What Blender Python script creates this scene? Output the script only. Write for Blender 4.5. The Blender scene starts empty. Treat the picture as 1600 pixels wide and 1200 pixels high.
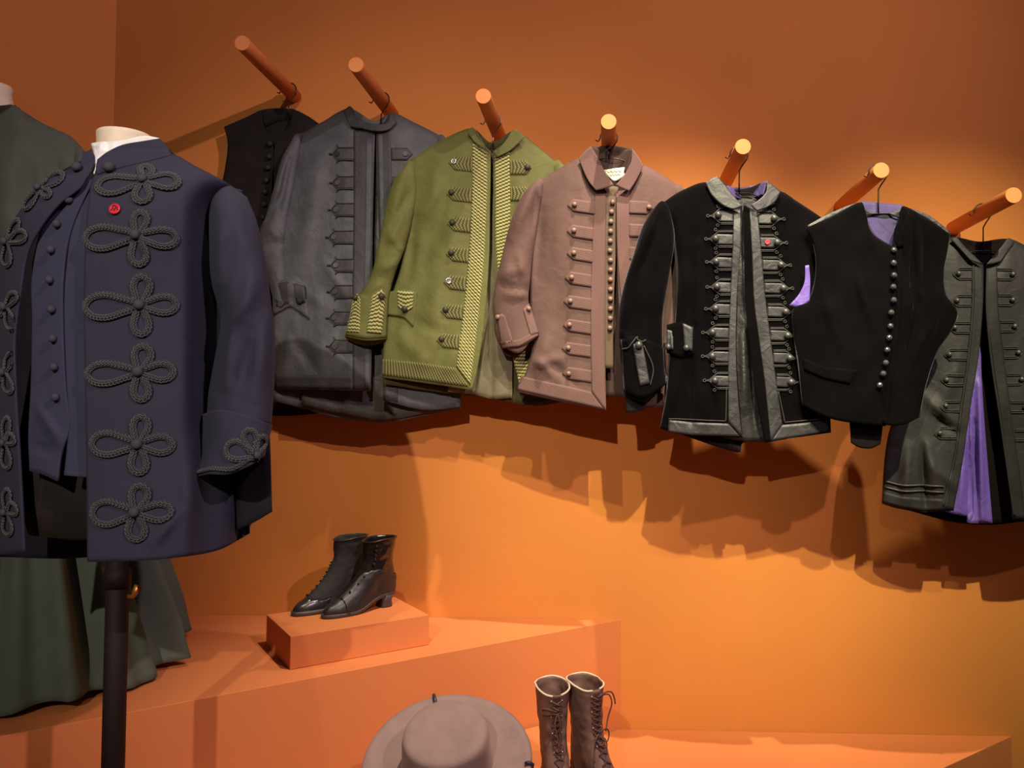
import bpy, bmesh, math, random
from mathutils import Vector, Matrix, noise
from mathutils.bvhtree import BVHTree
random.seed(7)
SC = bpy.context.scene
COL = SC.collection
PI = math.pi

# ------------------------------------------------------------------ camera
F = 1200.0; DW = 2.55; EYE = 1.55
PSI = math.radians(2.5); TH = math.atan(50 / F)
PPX = 953 - F * math.tan(PSI) / math.cos(TH)
CF = Vector((-math.sin(PSI) * math.cos(TH), math.cos(PSI) * math.cos(TH), math.sin(TH)))
CR = Vector((math.cos(PSI), math.sin(PSI), 0))
CU = CR.cross(CF)
CP = Vector((0, -DW, EYE))
cam = bpy.data.cameras.new('camera')
cam.sensor_fit = 'HORIZONTAL'; cam.sensor_width = 36; cam.lens = F / 1600 * 36
cam.shift_x = (800 - PPX) / 1600
cam.clip_start = 0.02
camo = bpy.data.objects.new('camera', cam); COL.objects.link(camo)
m = Matrix((CR, CU, -CF)).transposed().to_4x4(); m.translation = CP
camo.matrix_world = m
SC.camera = camo

# ------------------------------------------------------------------ world, lights, exposure
SC.view_settings.view_transform = 'Standard'
SC.view_settings.look = 'None'
SC.view_settings.exposure = 0.0
SC.view_settings.gamma = 1.0
SC.view_settings.use_curve_mapping = False
wd = bpy.data.worlds.new('world'); SC.world = wd; wd.use_nodes = True
bg = wd.node_tree.nodes['Background']
bg.inputs[0].default_value = (1.0, 0.84, 0.78, 1); bg.inputs[1].default_value = 0.06

def spot(name, loc, target, energy, angle, blend, color, radius=0.02):
    l = bpy.data.lights.new(name, 'SPOT'); l.energy = energy; l.spot_size = math.radians(angle); l.spot_blend = blend
    l.color = color; l.shadow_soft_size = radius
    o = bpy.data.objects.new(name, l); COL.objects.link(o); o.location = loc
    o.rotation_euler = (Vector(target) - Vector(loc)).to_track_quat('-Z', 'Y').to_euler()
    return o
WARM = (1.0, 0.95, 0.57)
for nm, x, en, ax, az, sz in (('track_spot_right', 1.05, 530, 1.05, 1.40, 33), ('track_spot_middle', .43, 470, .25, 1.40, 33), ('track_spot_left', -.40, 170, -.45, 1.36, 36)):
    spot(nm, (x, -2.35, 3.85), (ax, 0.0, az), en, sz, 1.0, WARM)
spot('overhead_spot', (.21, -.95, 3.9), (.10, -.42, .70), 350, 52, .8, (1.0, 0.84, 0.66), .02)
spot('gallery_spot', (-.62, -5.0, 3.4), (-.62, 0.0, 1.45), 480, 36, 1.0, (1.0, 0.86, 0.72), .03)
spot('added_wall_fill', (2.3, -3.3, 4.0), (-1.0, 0, 2.3), 360, 76, 1.0, (1.0, 0.70, 0.78), .04)  # added lamp: brightens upper and left walls, pink tint stands in for bounce

# ------------------------------------------------------------------ helpers
def ray(px, py):
    return CF + CR * ((px - PPX) / F) + CU * ((600 - py) / F)
def PY(px, py, Y):
    d = ray(px, py); return CP + d * ((Y - CP.y) / d.y)
def PZ(px, py, Z):
    d = ray(px, py); return CP + d * ((Z - CP.z) / d.z)
def lin(c):
    return tuple(((x / 255) / 12.92 if x / 255 <= .04045 else ((x / 255 + .055) / 1.055) ** 2.4) for x in c)
def clamp(x, a=0., b=1.): return max(a, min(b, x))
def smooth(a, b, x):
    t = clamp((x - a) / (b - a)); return t * t * (3 - 2 * t)

class Curve2:
    def __init__(s, pts, sm=True):
        s.p = [Vector((float(q[0]), float(q[1]))) for q in pts]; s.sm = sm and len(pts) > 2
        s.l = [0.]
        for a, b in zip(s.p, s.p[1:]): s.l.append(s.l[-1] + max((b - a).length, 1e-6))
    def __call__(s, t):
        d = clamp(t) * s.l[-1]; k = 0
        while k < len(s.l) - 2 and s.l[k + 1] < d: k += 1
        w = (d - s.l[k]) / (s.l[k + 1] - s.l[k]); a, b = s.p[k], s.p[k + 1]
        if not s.sm: return a.lerp(b, w)
        a0 = s.p[k - 1] if k > 0 else a * 2 - b
        b1 = s.p[k + 2] if k + 2 < len(s.p) else b * 2 - a
        w2, w3 = w * w, w * w * w
        h = s.l[k + 1] - s.l[k]
        ha = s.l[k] - s.l[k - 1] if k > 0 else h
        hb = s.l[k + 2] - s.l[k + 1] if k + 2 < len(s.p) else h
        ta = (b - a0) * (h / (h + ha)); tb = (b1 - a) * (h / (h + hb))
        return a * (2 * w3 - 3 * w2 + 1) + ta * (w3 - 2 * w2 + w) + b * (-2 * w3 + 3 * w2) + tb * (w3 - w2)

class Coons:
    """Four-sided sheet: top and bottom run left to right, lm / rm are the inner points of the sides, top to bottom."""
    def __init__(s, top, bot, lm=(), rm=(), sm=True):
        s.T = Curve2(top, sm); s.B = Curve2(bot, sm)
        s.L = Curve2([top[0]] + list(lm) + [bot[0]], sm); s.R = Curve2([top[-1]] + list(rm) + [bot[-1]], sm)
        s.c = [Vector(map(float, q)) for q in (top[0], top[-1], bot[0], bot[-1])]
    def __call__(s, u, v):
        c = s.c
        return (s.T(u) * (1 - v) + s.B(u) * v + s.L(v) * (1 - u) + s.R(v) * u
                - (c[0] * ((1 - u) * (1 - v)) + c[1] * (u * (1 - v)) + c[2] * ((1 - u) * v) + c[3] * (u * v)))

# ---- materials
MATS = {}
def newmat(name):
    mt = bpy.data.materials.new(name); mt.use_nodes = True
    nt = mt.node_tree; return mt, nt, nt.nodes['Principled BSDF']
def nd(nt, typ, **kw):
    n = nt.nodes.new(typ)
    for k, v in kw.items(): setattr(n, k, v)
    return n
def fabric(name, col, rough=.85, sheen=.2, sheentint=None, weave=900., bump=.15, vary=.25, blotch=14., spec=.25, wrinkle=0., sheenrough=.4):
    if name in MATS: return MATS[name]
    mt, nt, b = newmat(name); L = nt.links
    c = lin(col)
    tc = nd(nt, 'ShaderNodeTexCoord')
    n1 = nd(nt, 'ShaderNodeTexNoise'); n1.inputs['Scale'].default_value = blotch; n1.inputs['Detail'].default_value = 5
    L.new(tc.outputs['Object'], n1.inputs['Vector'])
    rp = nd(nt, 'ShaderNodeValToRGB')
    rp.color_ramp.elements[0].position = .3; rp.color_ramp.elements[1].position = .72
    rp.color_ramp.elements[0].color = tuple(x * (1 - vary) for x in c) + (1,)
    rp.color_ramp.elements[1].color = tuple(min(1, x * (1 + vary)) for x in c) + (1,)
    L.new(n1.outputs['Fac'], rp.inputs['Fac']); L.new(rp.outputs['Color'], b.inputs['Base Color'])
    b.inputs['Roughness'].default_value = rough
    b.inputs['Specular IOR Level'].default_value = spec
    b.inputs['Sheen Weight'].default_value = sheen; b.inputs['Sheen Roughness'].default_value = sheenrough
    b.inputs['Sheen Tint'].default_value = (lin(sheentint) if sheentint else tuple(min(1, x * 3) for x in c)) + (1,)
    n2 = nd(nt, 'ShaderNodeTexNoise'); n2.inputs['Scale'].default_value = weave; n2.inputs['Detail'].default_value = 2
    L.new(tc.outputs['Object'], n2.inputs['Vector'])
    bp = nd(nt, 'ShaderNodeBump'); bp.inputs['Strength'].default_value = bump; bp.inputs['Distance'].default_value = .001
    L.new(n2.outputs['Fac'], bp.inputs['Height'])
    last = bp
    if wrinkle:
        n3 = nd(nt, 'ShaderNodeTexNoise'); n3.inputs['Scale'].default_value = 22; n3.inputs['Detail'].default_value = 4; n3.inputs['Distortion'].default_value = 1.2
        L.new(tc.outputs['Object'], n3.inputs['Vector'])
        b2 = nd(nt, 'ShaderNodeBump'); b2.inputs['Strength'].default_value = wrinkle; b2.inputs['Distance'].default_value = .011
        L.new(n3.outputs['Fac'], b2.inputs['Height']); L.new(bp.outputs['Normal'], b2.inputs['Normal']); last = b2
    L.new(last.outputs['Normal'], b.inputs['Normal'])
    MATS[name] = mt; return mt
def plain(name, col, rough=.5, metal=0., spec=.5, noise_amt=.08, scale=30., bump=0., coat=0., bumpdist=.002):
    if name in MATS: return MATS[name]
    mt, nt, b = newmat(name); L = nt.links; c = lin(col)
    tc = nd(nt, 'ShaderNodeTexCoord'); n1 = nd(nt, 'ShaderNodeTexNoise')
    n1.inputs['Scale'].default_value = scale; n1.inputs['Detail'].default_value = 6
    L.new(tc.outputs['Object'], n1.inputs['Vector'])
    rp = nd(nt, 'ShaderNodeValToRGB'); rp.color_ramp.elements[0].position = .3; rp.color_ramp.elements[1].position = .7
    rp.color_ramp.elements[0].color = tuple(x * (1 - noise_amt) for x in c) + (1,)
    rp.color_ramp.elements[1].color = tuple(min(1, x * (1 + noise_amt)) for x in c) + (1,)
    L.new(n1.outputs['Fac'], rp.inputs['Fac']); L.new(rp.outputs['Color'], b.inputs['Base Color'])
    b.inputs['Roughness'].default_value = rough; b.inputs['Metallic'].default_value = metal
    b.inputs['Specular IOR Level'].default_value = spec; b.inputs['Coat Weight'].default_value = coat
    if bump:
        bp = nd(nt, 'ShaderNodeBump'); bp.inputs['Strength'].default_value = bump; bp.inputs['Distance'].default_value = bumpdist
        L.new(n1.outputs['Fac'], bp.inputs['Height']); L.new(bp.outputs['Normal'], b.inputs['Normal'])
    MATS[name] = mt; return mt
def mathn(nt, op, a, b=None):
    n = nd(nt, 'ShaderNodeMath', operation=op)
    for i, x in enumerate((a, b)):
        if x is None: continue
        if isinstance(x, (int, float)): n.inputs[i].default_value = x
        else: nt.links.new(x, n.inputs[i])
    return n.outputs[0]
def striped(name, ca, cb, period, zig=0., zigp=.01, swap=False, duty=.5, soft=.12, rough=.8, bump=.6, spec=.3, sheen=.1):
    """Woven braid: bands across the UV sheet (in metres), straight or zigzag, with relief."""
    if name in MATS: return MATS[name]
    mt, nt, b = newmat(name); L = nt.links
    uv = nd(nt, 'ShaderNodeUVMap'); sp = nd(nt, 'ShaderNodeSeparateXYZ'); L.new(uv.outputs[0], sp.inputs[0])
    x, y = sp.outputs[0], sp.outputs[1]
    if swap: x, y = y, x
    yy = y
    if zig:
        tri = mathn(nt, 'PINGPONG', x, zigp / 2)
        yy = mathn(nt, 'ADD', y, mathn(nt, 'MULTIPLY', tri, zig))
    fr = mathn(nt, 'FRACT', mathn(nt, 'DIVIDE', yy, period))
    tri2 = mathn(nt, 'PINGPONG', mathn(nt, 'MULTIPLY', fr, 2.), 1.)
    rp = nd(nt, 'ShaderNodeValToRGB')
    rp.color_ramp.elements[0].position = clamp(duty - soft); rp.color_ramp.elements[1].position = clamp(duty + soft)
    rp.color_ramp.elements[0].color = lin(ca) + (1,); rp.color_ramp.elements[1].color = lin(cb) + (1,)
    L.new(tri2, rp.inputs['Fac']); L.new(rp.outputs['Color'], b.inputs['Base Color'])
    bp = nd(nt, 'ShaderNodeBump'); bp.inputs['Strength'].default_value = bump; bp.inputs['Distance'].default_value = .002
    L.new(tri2, bp.inputs['Height']); L.new(bp.outputs['Normal'], b.inputs['Normal'])
    b.inputs['Roughness'].default_value = rough; b.inputs['Specular IOR Level'].default_value = spec
    b.inputs['Sheen Weight'].default_value = sheen
    MATS[name] = mt; return mt

# ---- objects
def mesh_obj(name, verts, faces, mat, parent=None, uvs=None, shade=True, mat_of=None):
    me = bpy.data.meshes.new(name)
    off = base_of(parent) if parent is not None else Vector((0, 0, 0))
    me.from_pydata([tuple(Vector(v) - off) for v in verts], [], faces)
    if uvs:
        lay = me.uv_layers.new(name='UVMap')
        for lp in me.loops: lay.data[lp.index].uv = uvs[lp.vertex_index]
    for mm in (mat if isinstance(mat, (list, tuple)) else [mat]): me.materials.append(mm)
    if shade: me.polygons.foreach_set('use_smooth', [True] * len(me.polygons))
    me.update()
    o = bpy.data.objects.new(name, me); COL.objects.link(o)
    if parent is not None: o.parent = parent
    return o
def base_of(o):
    v = Vector((0, 0, 0))
    while o is not None: v = v + o.location; o = o.parent
    return v
def tag(o, label=None, cat=None, group=None, kind=None):
    if label: o['label'] = label
    if cat: o['category'] = cat
    if group: o['group'] = group
    if kind: o['kind'] = kind
    return o
def thing(name, label, cat, loc, group=None):
    o = bpy.data.objects.new(name, None); COL.objects.link(o); o.location = loc; o.empty_display_size = .05
    return tag(o, label, cat, group)
def box_pts(name, poly, z0, z1, mat, parent=None, bevel=0.):
    n = len(poly)
    vs = [(p[0], p[1], z0) for p in poly] + [(p[0], p[1], z1) for p in poly]
    fs = [tuple(range(n))[::-1], tuple(range(n, 2 * n))] + [(i, (i + 1) % n, (i + 1) % n + n, i + n) for i in range(n)]
    o = mesh_obj(name, vs, fs, mat, parent, shade=False)
    bm = bmesh.new(); bm.from_mesh(o.data); bmesh.ops.recalc_face_normals(bm, faces=bm.faces); bm.to_mesh(o.data); bm.free()
    if bevel:
        md = o.modifiers.new('bevel', 'BEVEL'); md.width = bevel; md.segments = 2
    return o
def tube_geo(pts, rad, n=8, flat=1., up=None, caps=True):
    """pts: world points; rad: number or list; returns verts, faces, uvs. flat squashes along `up`."""
    pts = [Vector(p) for p in pts]; N = len(pts); vs = []; fs = []; uv = []; d = 0.
    prev = None
    for i, p in enumerate(pts):
        t = (pts[min(i + 1, N - 1)] - pts[max(i - 1, 0)])
        if t.length < 1e-9: t = Vector((0, 0, 1))
        t.normalize()
        upv = up[i] if isinstance(up, list) else (up or (prev if prev is not None else (Vector((0, -1, 0)) if abs(t.y) < .9 else Vector((1, 0, 0)))))
        s = t.cross(upv)
        if s.length < 1e-6: s = t.orthogonal()
        s.normalize(); w = s.cross(t).normalized(); prev = w
        r = rad[i] if isinstance(rad, (list, tuple)) else rad
        if i: d += (p - pts[i - 1]).length
        for k in range(n + 1):
            a = 2 * PI * k / n
            vs.append(p + s * (math.cos(a) * r) + w * (math.sin(a) * r * flat)); uv.append((d, math.cos(a) * r))
    for i in range(N - 1):
        for k in range(n):
            a = i * (n + 1) + k; fs.append((a, a + 1, a + n + 2, a + n + 1))
    if caps:
        fs.append(tuple(range(n))[::-1]); fs.append(tuple((N - 1) * (n + 1) + k for k in range(n)))
    return vs, fs, uv
def tube(name, pts, rad, mat, parent=None, n=8, flat=1., up=None):
    v, f, uv = tube_geo(pts, rad, n, flat, up); return mesh_obj(name, v, f, mat, parent, uv)
def lathe_geo(prof, n=14, M=None):
    vs = []; fs = []
    for (r, z) in prof:
        for k in range(n):
            a = 2 * PI * k / n; vs.append(Vector((r * math.cos(a), r * math.sin(a), z)))
    for i in range(len(prof) - 1):
        for k in range(n):
            fs.append((i * n + k, i * n + (k + 1) % n, (i + 1) * n + (k + 1) % n, (i + 1) * n + k))
    fs.append(tuple(range(n))[::-1]); fs.append(tuple((len(prof) - 1) * n + k for k in range(n)))
    if M is not None: vs = [M @ v for v in vs]
    return vs, fs
def frame(p, nrm, xdir=None):
    z = nrm.normalized(); x = xdir or Vector((1, 0, 0)); x = (x - z * x.dot(z))
    if x.length < 1e-5: x = z.orthogonal()
    x.normalize(); y = z.cross(x)
    M = Matrix((x, y, z)).transposed().to_4x4(); M.translation = p; return M

class Surf:
    """A built sheet with a tree for placing trims on it."""
    def __init__(s, obj, vs, fs, Y): s.obj = obj; s.vs = vs; s.Y = Y; s.t = BVHTree.FromPolygons([tuple(v) for v in vs], fs)
    def hit(s, px, py):
        d = ray(px, py).normalized()
        p, nr, i, di = s.t.ray_cast(CP, d)
        if p is None:
            q = PY(px, py, s.Y); p, nr, i, di = s.t.find_nearest(q)
            q = PY(px, py, p.y); return q, (nr if nr.dot(d) < 0 else -nr)
        return p, (nr if nr.dot(d) < 0 else -nr)
class Multi:
    def __init__(s, *a): s.a = a; s.Y = a[0].Y
    def hit(s, px, py):
        d = ray(px, py).normalized(); best = None
        for q in s.a:
            p, nr, i, di = q.t.ray_cast(CP, d)
            if p is not None and (best is None or di < best[2]): best = (p, nr if nr.dot(d) < 0 else -nr, di)
        return (best[0], best[1]) if best else s.a[0].hit(px, py)

def fold_sum(folds, p):
    s = 0.
    for (a, b, w, amp) in folds:
        A = Vector(a); B = Vector(b); ab = B - A; L2 = ab.length_squared
        t = (p - A).dot(ab) / L2; tc = clamp(t); dd = (p - (A + ab * tc)).length
        if dd < 3 * w: s += 1.8 * amp * math.exp(-(dd / w) ** 2) * (1 if 0 <= t <= 1 else 1)* (.35 + .65 * math.sin(PI * clamp(tc, .06, .94)) )
    return s
def dome(v, a=.14):
    t = clamp(v / a); return math.sqrt(max(0., 1 - (1 - t) ** 2))
def side_front(d, seam='left', p=.6, top=.14, hem=0.):
    """Depth of a front: 0 at the side seam, d at the front edge, thin at the shoulder line."""
    def f(u, v):
        w = u if seam == 'left' else 1 - u
        return (d * math.sin(clamp(w) * PI / 2) ** p + hem * v) * (.12 + .88 * dome(v, top))
    return f
def ripple(px, py, amp, sx=42., sy=120., seed=0.):
    return amp * (noise.noise(Vector((px / sx + seed, py / sy, seed * 1.7))) + .5 * noise.noise(Vector((px / sx * 2.3, py / sy * 2 + seed, 3.1 + seed))))

def panel(g, name, top, bot, lm, rm, mat, Y, off=lambda u, v: 0., folds=(), nu=34, nv=46, thick=.003, rip=.004, seed=0., flip=False, parent=None, sm=True):
    c = Coons(top, bot, lm, rm, sm); vs = []; fs = []; px = []
    for j in range(nv + 1):
        for i in range(nu + 1):
            u, v = i / nu, j / nv; p = c(u, v)
            o = off(u, v) + (fold_sum(folds, p) if folds else 0.) + (ripple(p.x, p.y, rip * 1.4, seed=seed) * clamp(v * 5) if rip else 0.)
            vs.append(PY(p.x, p.y, Y - o)); px.append(p)
    for j in range(nv):
        for i in range(nu):
            a = j * (nu + 1) + i; fs.append((a, a + nu + 1, a + nu + 2, a + 1))
    W = (vs[nu] - vs[0]).length; H = sum((vs[(j + 1) * (nu + 1) + nu // 2] - vs[j * (nu + 1) + nu // 2]).length for j in range(nv))
    uvs = [(i / nu * W, j / nv * H) for j in range(nv + 1) for i in range(nu + 1)]
    o = mesh_obj(name, vs, fs, mat, parent or g, uvs)
    if thick:
        md = o.modifiers.new('thickness', 'SOLIDIFY'); md.thickness = thick; md.offset = -1
    return Surf(o, vs, fs, Y)
def tubed(g, name, top, bot, lm, rm, mat, Y, t=.03, folds=(), n=30, nv=44, thick=.003, rip=.004, seed=0., drop=0., topround=.16, parent=None, tend=1., lean=0., closed_top=True):
    """A sleeve: a flattened tube seen with the outline given. drop moves the far rim of the open end down by so many pixels."""
    c = Coons(top, bot, lm, rm); vs = []; fs = []; uvs = []
    for j in range(nv + 1):
        v = j / nv
        for k in range(n + 1):
            a = 2 * PI * k / n; u = .5 - .5 * math.cos(a); s = math.sin(a)
            p = c(u, v)
            tt = t * (1 + (tend - 1) * v) * ((.25 + .75 * dome(v, topround)) if closed_top else 1.)
            if s < 0: p = p + Vector((0, drop * (v ** 6) * (-s)))
            o = tt * s + lean * v
            if s > -.2: o += (fold_sum(folds, p) if folds else 0.) + ripple(p.x, p.y, rip, 36, 60, seed) * abs(s)
            vs.append(PY(p.x, p.y, Y - o)); uvs.append((k / n * .3, v * .5))
    for j in range(nv):
        for k in range(n):
            a = j * (n + 1) + k; fs.append((a, a + n + 1, a + n + 2, a + 1))
    if closed_top: fs.append(tuple(range(n)))
    o = mesh_obj(name, vs, fs, mat, parent or g, uvs)
    md = o.modifiers.new('thickness', 'SOLIDIFY'); md.thickness = thick; md.offset = -1
    return Surf(o, vs, fs, Y)
def applique(g, name, surf, top, bot, lm, rm, mat, off=.003, nu=10, nv=6, sm=False, parent=None, under=.002):
    """A flat trim lying on a sheet: a slab that follows it."""
    c = Coons(top, bot, lm, rm, sm); vs = []; fs = []; hits = []
    for j in range(nv + 1):
        for i in range(nu + 1):
            p = c(i / nu, j / nv); q, nr = surf.hit(p.x, p.y); hits.append((q, nr)); vs.append(q + nr * off)
    for j in range(nv):
        for i in range(nu):
            a = j * (nu + 1) + i; fs.append((a, a + nu + 1, a + nu + 2, a + 1))
    W = (vs[nu] - vs[0]).length; H = (vs[nv * (nu + 1)] - vs[0]).length
    uvs = [(i / nu * W, j / nv * H) for j in range(nv + 1) for i in range(nu + 1)]
    rim = [j * (nu + 1) for j in range(nv + 1)] + [nv * (nu + 1) + i for i in range(1, nu + 1)] + [j * (nu + 1) + nu for j in range(nv - 1, -1, -1)] + [i for i in range(nu - 1, 0, -1)]
    b0 = len(vs)
    for r in rim:
        q, nr = hits[r]; vs.append(q - nr * under); uvs.append(uvs[r])
    n = len(rim)
    for k in range(n):
        fs.append((rim[k], b0 + k, b0 + (k + 1) % n, rim[(k + 1) % n]))
    o = mesh_obj(name, vs, fs, mat, parent or g, uvs)
    return Surf(o, vs, fs, surf.Y)
BUT = {}
def button(g, surf, px, py, r, mat, name='button', off=.003, prof='dome', parent=None, label=None):
    p, nr = surf.hit(px, py)
    dist = (p - CP).dot(CF); R = r * dist / F
    if prof == 'dome': pr = [(R * .8, -.001), (R, R * .15), (R * .97, R * .4), (R * .8, R * .68), (R * .5, R * .86), (R * .2, R * .93)]
    elif prof == 'facet': pr = [(R * .5, -.001), (R * .85, R * .2), (R, R * .55), (R * .7, R * 1.05), (R * .3, R * 1.25)]
    elif prof == 'ball': pr = [(R * .5, -.001), (R * .85, R * .2), (R, R * .6), (R * .9, R * 1.0), (R * .6, R * 1.3), (R * .2, R * 1.45)]
    else: pr = [(R * .9, -.001), (R, R * .12), (R, R * .28), (R * .9, R * .34), (R * .72, R * .3), (R * .25, R * .3)]
    vs, fs = lathe_geo(pr, 7 if prof == 'facet' else 12)
    key = (round(R, 4), prof, mat.name)
    if key in BUT: me = BUT[key]
    else:
        me = bpy.data.meshes.new(name); me.from_pydata([tuple(v) for v in vs], [], fs); me.materials.append(mat)
        me.polygons.foreach_set('use_smooth', [prof != 'facet'] * len(me.polygons)); me.update(); BUT[key] = me
    o = bpy.data.objects.new(name, me); COL.objects.link(o)
    pa = parent or g; o.parent = pa
    o.matrix_basis = frame(p + nr * off - base_of(pa), nr)
    if label: o['label'] = label
    return o
def cord(g, name, surf, pts, rpx, mat, off=.002, flat=1., n=6, steps=None, closed=False, parent=None, sm=True, mult=1.):
    c = Curve2(list(pts) + ([pts[0]] if closed else []), sm); st = steps or max(6, int(c.l[-1] / 3))
    P = []; U = []
    for i in range(st + 1):
        q = c(i / st); p, nr = surf.hit(q.x, q.y); P.append(p + nr * off); U.append(nr)
    R = rpx * ((P[0] - CP).dot(CF)) / F
    v, f, uv = tube_geo(P, R, n, flat, U)
    return mesh_obj(name, v, f, mat, parent or g, uv)
def join_geo(lst):
    V = []; Fc = []; U = []
    for v, f, u in lst:
        b = len(V); V += v; Fc += [tuple(i + b for i in x) for x in f]; U += u
    return V, Fc, U
def cord_geo(surf, pts, rpx, off=.002, flat=1., n=6, closed=False, sm=True):
    c = Curve2(list(pts) + ([pts[0]] if closed else []), sm); st = max(5, int(c.l[-1] / 3)); P = []; U = []
    for i in range(st + 1):
        q = c(i / st); p, nr = surf.hit(q.x, q.y); P.append(p + nr * off); U.append(nr)
    return tube_geo(P, rpx * ((P[0] - CP).dot(CF)) / F, n, flat, U)

# ------------------------------------------------------------------ materials
def wallmat(name, col, bump=.12):
    return plain(name, col, rough=.78, spec=.2, noise_amt=.035, scale=3.0, bump=bump, bumpdist=.002)
M_wall = wallmat('orange wall paint', (202, 126, 62))
M_plinth = wallmat('orange plinth paint', (204, 122, 72))
M_peg = plain('orange peg paint', (216, 134, 76), rough=.6, spec=.3, noise_amt=.04, scale=14)
M_floor = plain('dark floor', (70, 45, 34), rough=.7)
M_wire = plain('dark wire', (46, 36, 33), rough=.35, metal=.8)
M_wire2 = plain('steel wire', (120, 112, 108), rough=.3, metal=1.)

# ------------------------------------------------------------------ the setting
ZU = 0.884; ZL = 0.531; ED = Vector((-.8, -.6, 0)); EN = Vector((.6, -.8, 0))
def slab(name, a, b, z0, z1, th, mat, inward):
    """An upright wall from a to b (plan), th thick away from the room."""
    a = Vector(a); b = Vector(b); n = Vector(inward).normalized() * -th
    return box_pts(name, [a, b, b + n, a + n], z0, z1, mat)
CX = -1.717
o = slab('wall_back', (CX, 0), (4.2, 0), 0, 4.2, .15, M_wall, (0, -1)); tag(o, 'tall orange painted wall behind the hanging jackets', kind='structure')
o = slab('wall_left', (CX, 0), (CX - .8 * 3.2, -.6 * 3.2), 0, 4.2, .15, M_wall, (.6, -.8)); tag(o, 'angled orange wall at the far left', kind='structure')
o = box_pts('floor', [(-5, -6), (4.2, -6), (4.2, 0), (-5, 0)], -.1, 0, M_floor); tag(o, 'dark gallery floor', kind='structure')
def wedge(t0, t1): return [t0, t1]
UF0 = Vector((.0344, 0, 0)); UF1 = UF0 + ED * 3.0
o = box_pts('trim_1', [(UF0.x, -.001), (UF1.x, UF1.y), (CX - .8 * 2.0 + .35, -.6 * 2.0 - .35), (CX + .002, -.002)], ZL - .002, ZU, M_plinth, bevel=.0015)
o.name = 'upper_platform'; tag(o, 'upper orange display platform running back to the wall', kind='structure')
LF0 = Vector((1.276, 0, 0)); LF1 = LF0 + ED * 4.2
o = box_pts('lower_platform', [(LF0.x, -.001), (LF1.x, LF1.y), (UF1.x, UF1.y), (UF0.x - .02, -.001)], 0, ZL, M_plinth, bevel=.0015)
tag(o, 'lower orange display platform beneath the brown boots', kind='structure')
o = box_pts('platform_core', [(UF0.x - .05, -.001), (UF1.x + .02, UF1.y + .05), (CX - .8 * 2.0 + .35, -.6 * 2.0 - .35), (CX + .002, -.002)], 0, ZL - .003, M_plinth)
tag(o, 'orange base under the upper display platform', kind='structure')

# plinth boxes
A = PZ(453, 1047, ZU); AB = Vector((.8, .6, 0)); AC = Vector((-.6, .8, 0)); ZB = ZU + .087
q = [A, A + AB * .39, A + AB * .39 + AC * .27, A + AC * .27]
o = box_pts('display_plinth', q, ZU + .0005, ZB, M_plinth, bevel=.0015); tag(o, 'small orange plinth under the pair of black boots', 'plinth')
ZP = ZL + .086
K = PZ(815, 1141, ZP) - EN * .0
q = [K + AB * .07, K - AB * .42, K - AB * .42 + EN * .30, K + AB * .07 + EN * .30]
o = box_pts('display_plinth', q, ZL + .0005, ZP, M_plinth, bevel=.0015); tag(o, 'low orange plinth under the brown lace-up boots', 'plinth')

# ------------------------------------------------------------------ pegs and wire hangers
PEGPX = [(378, 67), (556, 101), (755, 150), (951, 190), (1161, 229), (1377, 266), (1584, 305)]
PEG = [PY(x, y, -.38) for x, y in PEGPX]; PR = .0225
HY = [-.050, -.13, -.19, -.25, -.31, -.352, -.20]
WHICH = ['black waistcoat at the far left', 'charcoal grey jacket', 'olive green jacket', 'maroon jacket', 'black velvet jacket', 'black velvet waistcoat', 'black jacket with purple lining']
prof = [(PR, 0), (PR, .377), (PR * .97, .38), (PR * .5, .3802)]
pv, pf = lathe_geo(prof, 40, Matrix.Rotation(PI / 2, 4, 'X'))
pegme = bpy.data.meshes.new('wall_peg'); pegme.from_pydata([tuple(v) for v in pv], [], pf); pegme.materials.append(M_peg)
for p_ in pegme.polygons: p_.use_smooth = len(p_.vertices) == 4 and abs(p_.normal.y) < .5
for P, w in zip(PEG, WHICH):
    o = bpy.data.objects.new('wall_peg', pegme); COL.objects.link(o); o.location = (P.x, -.0005, P.z)
    tag(o, 'round orange wall peg holding the ' + w, 'peg', 'row of orange wall pegs')
NECK = [(436, 184), (587, 196), (768, 232), (955, 248), (1156, 302), (1368, 334), (1528, 392)]
SPAN = [(385, 490), (520, 655), (680, 850), (880, 1030), (1075, 1250), (1300, 1450), (1500, 1570)]
BARV = [14, 20, 18, 22, 20, 18, 16]
for i in range(7):
    P = PEG[i]; Y = HY[i]; c = Vector((P.x, Y, P.z)); R = PR + .0035
    h = thing('coat_hanger', 'thin wire coat hanger carrying the ' + WHICH[i], 'hanger', c, 'wire coat hangers on the pegs')
    pts = [c + Vector((-R - .014, 0, -.006)), c + Vector((-R - .006, 0, -.010)), c + Vector((-R * .98, 0, 0))]
    for a in range(165, -41, -10): pts.append(c + Vector((math.cos(math.radians(a)) * R, 0, math.sin(math.radians(a)) * R)))
    nk = PY(*NECK[i], Y)
    pts += [c + Vector((R * .35, 0, -R * 1.25)), c + Vector((.001, 0, -R * 1.8)), Vector((P.x, Y, nk.z + .03)), Vector((P.x, Y, nk.z))]
    tube('hook', pts, .0021, M_wire if i != 2 else M_wire2, h, n=6)
    l = PY(SPAN[i][0], NECK[i][1], Y); r = PY(SPAN[i][1], NECK[i][1], Y)
    bar = []
    for k in range(21):
        t = k / 20; x = l.x + (r.x - l.x) * t; s = abs(x - P.x)
        bar.append(Vector((x, Y, nk.z - (max(0, s - .03) * .42) - .0)))
    tube('shoulder_bar', bar, .0018, M_wire, h, n=6)

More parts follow.
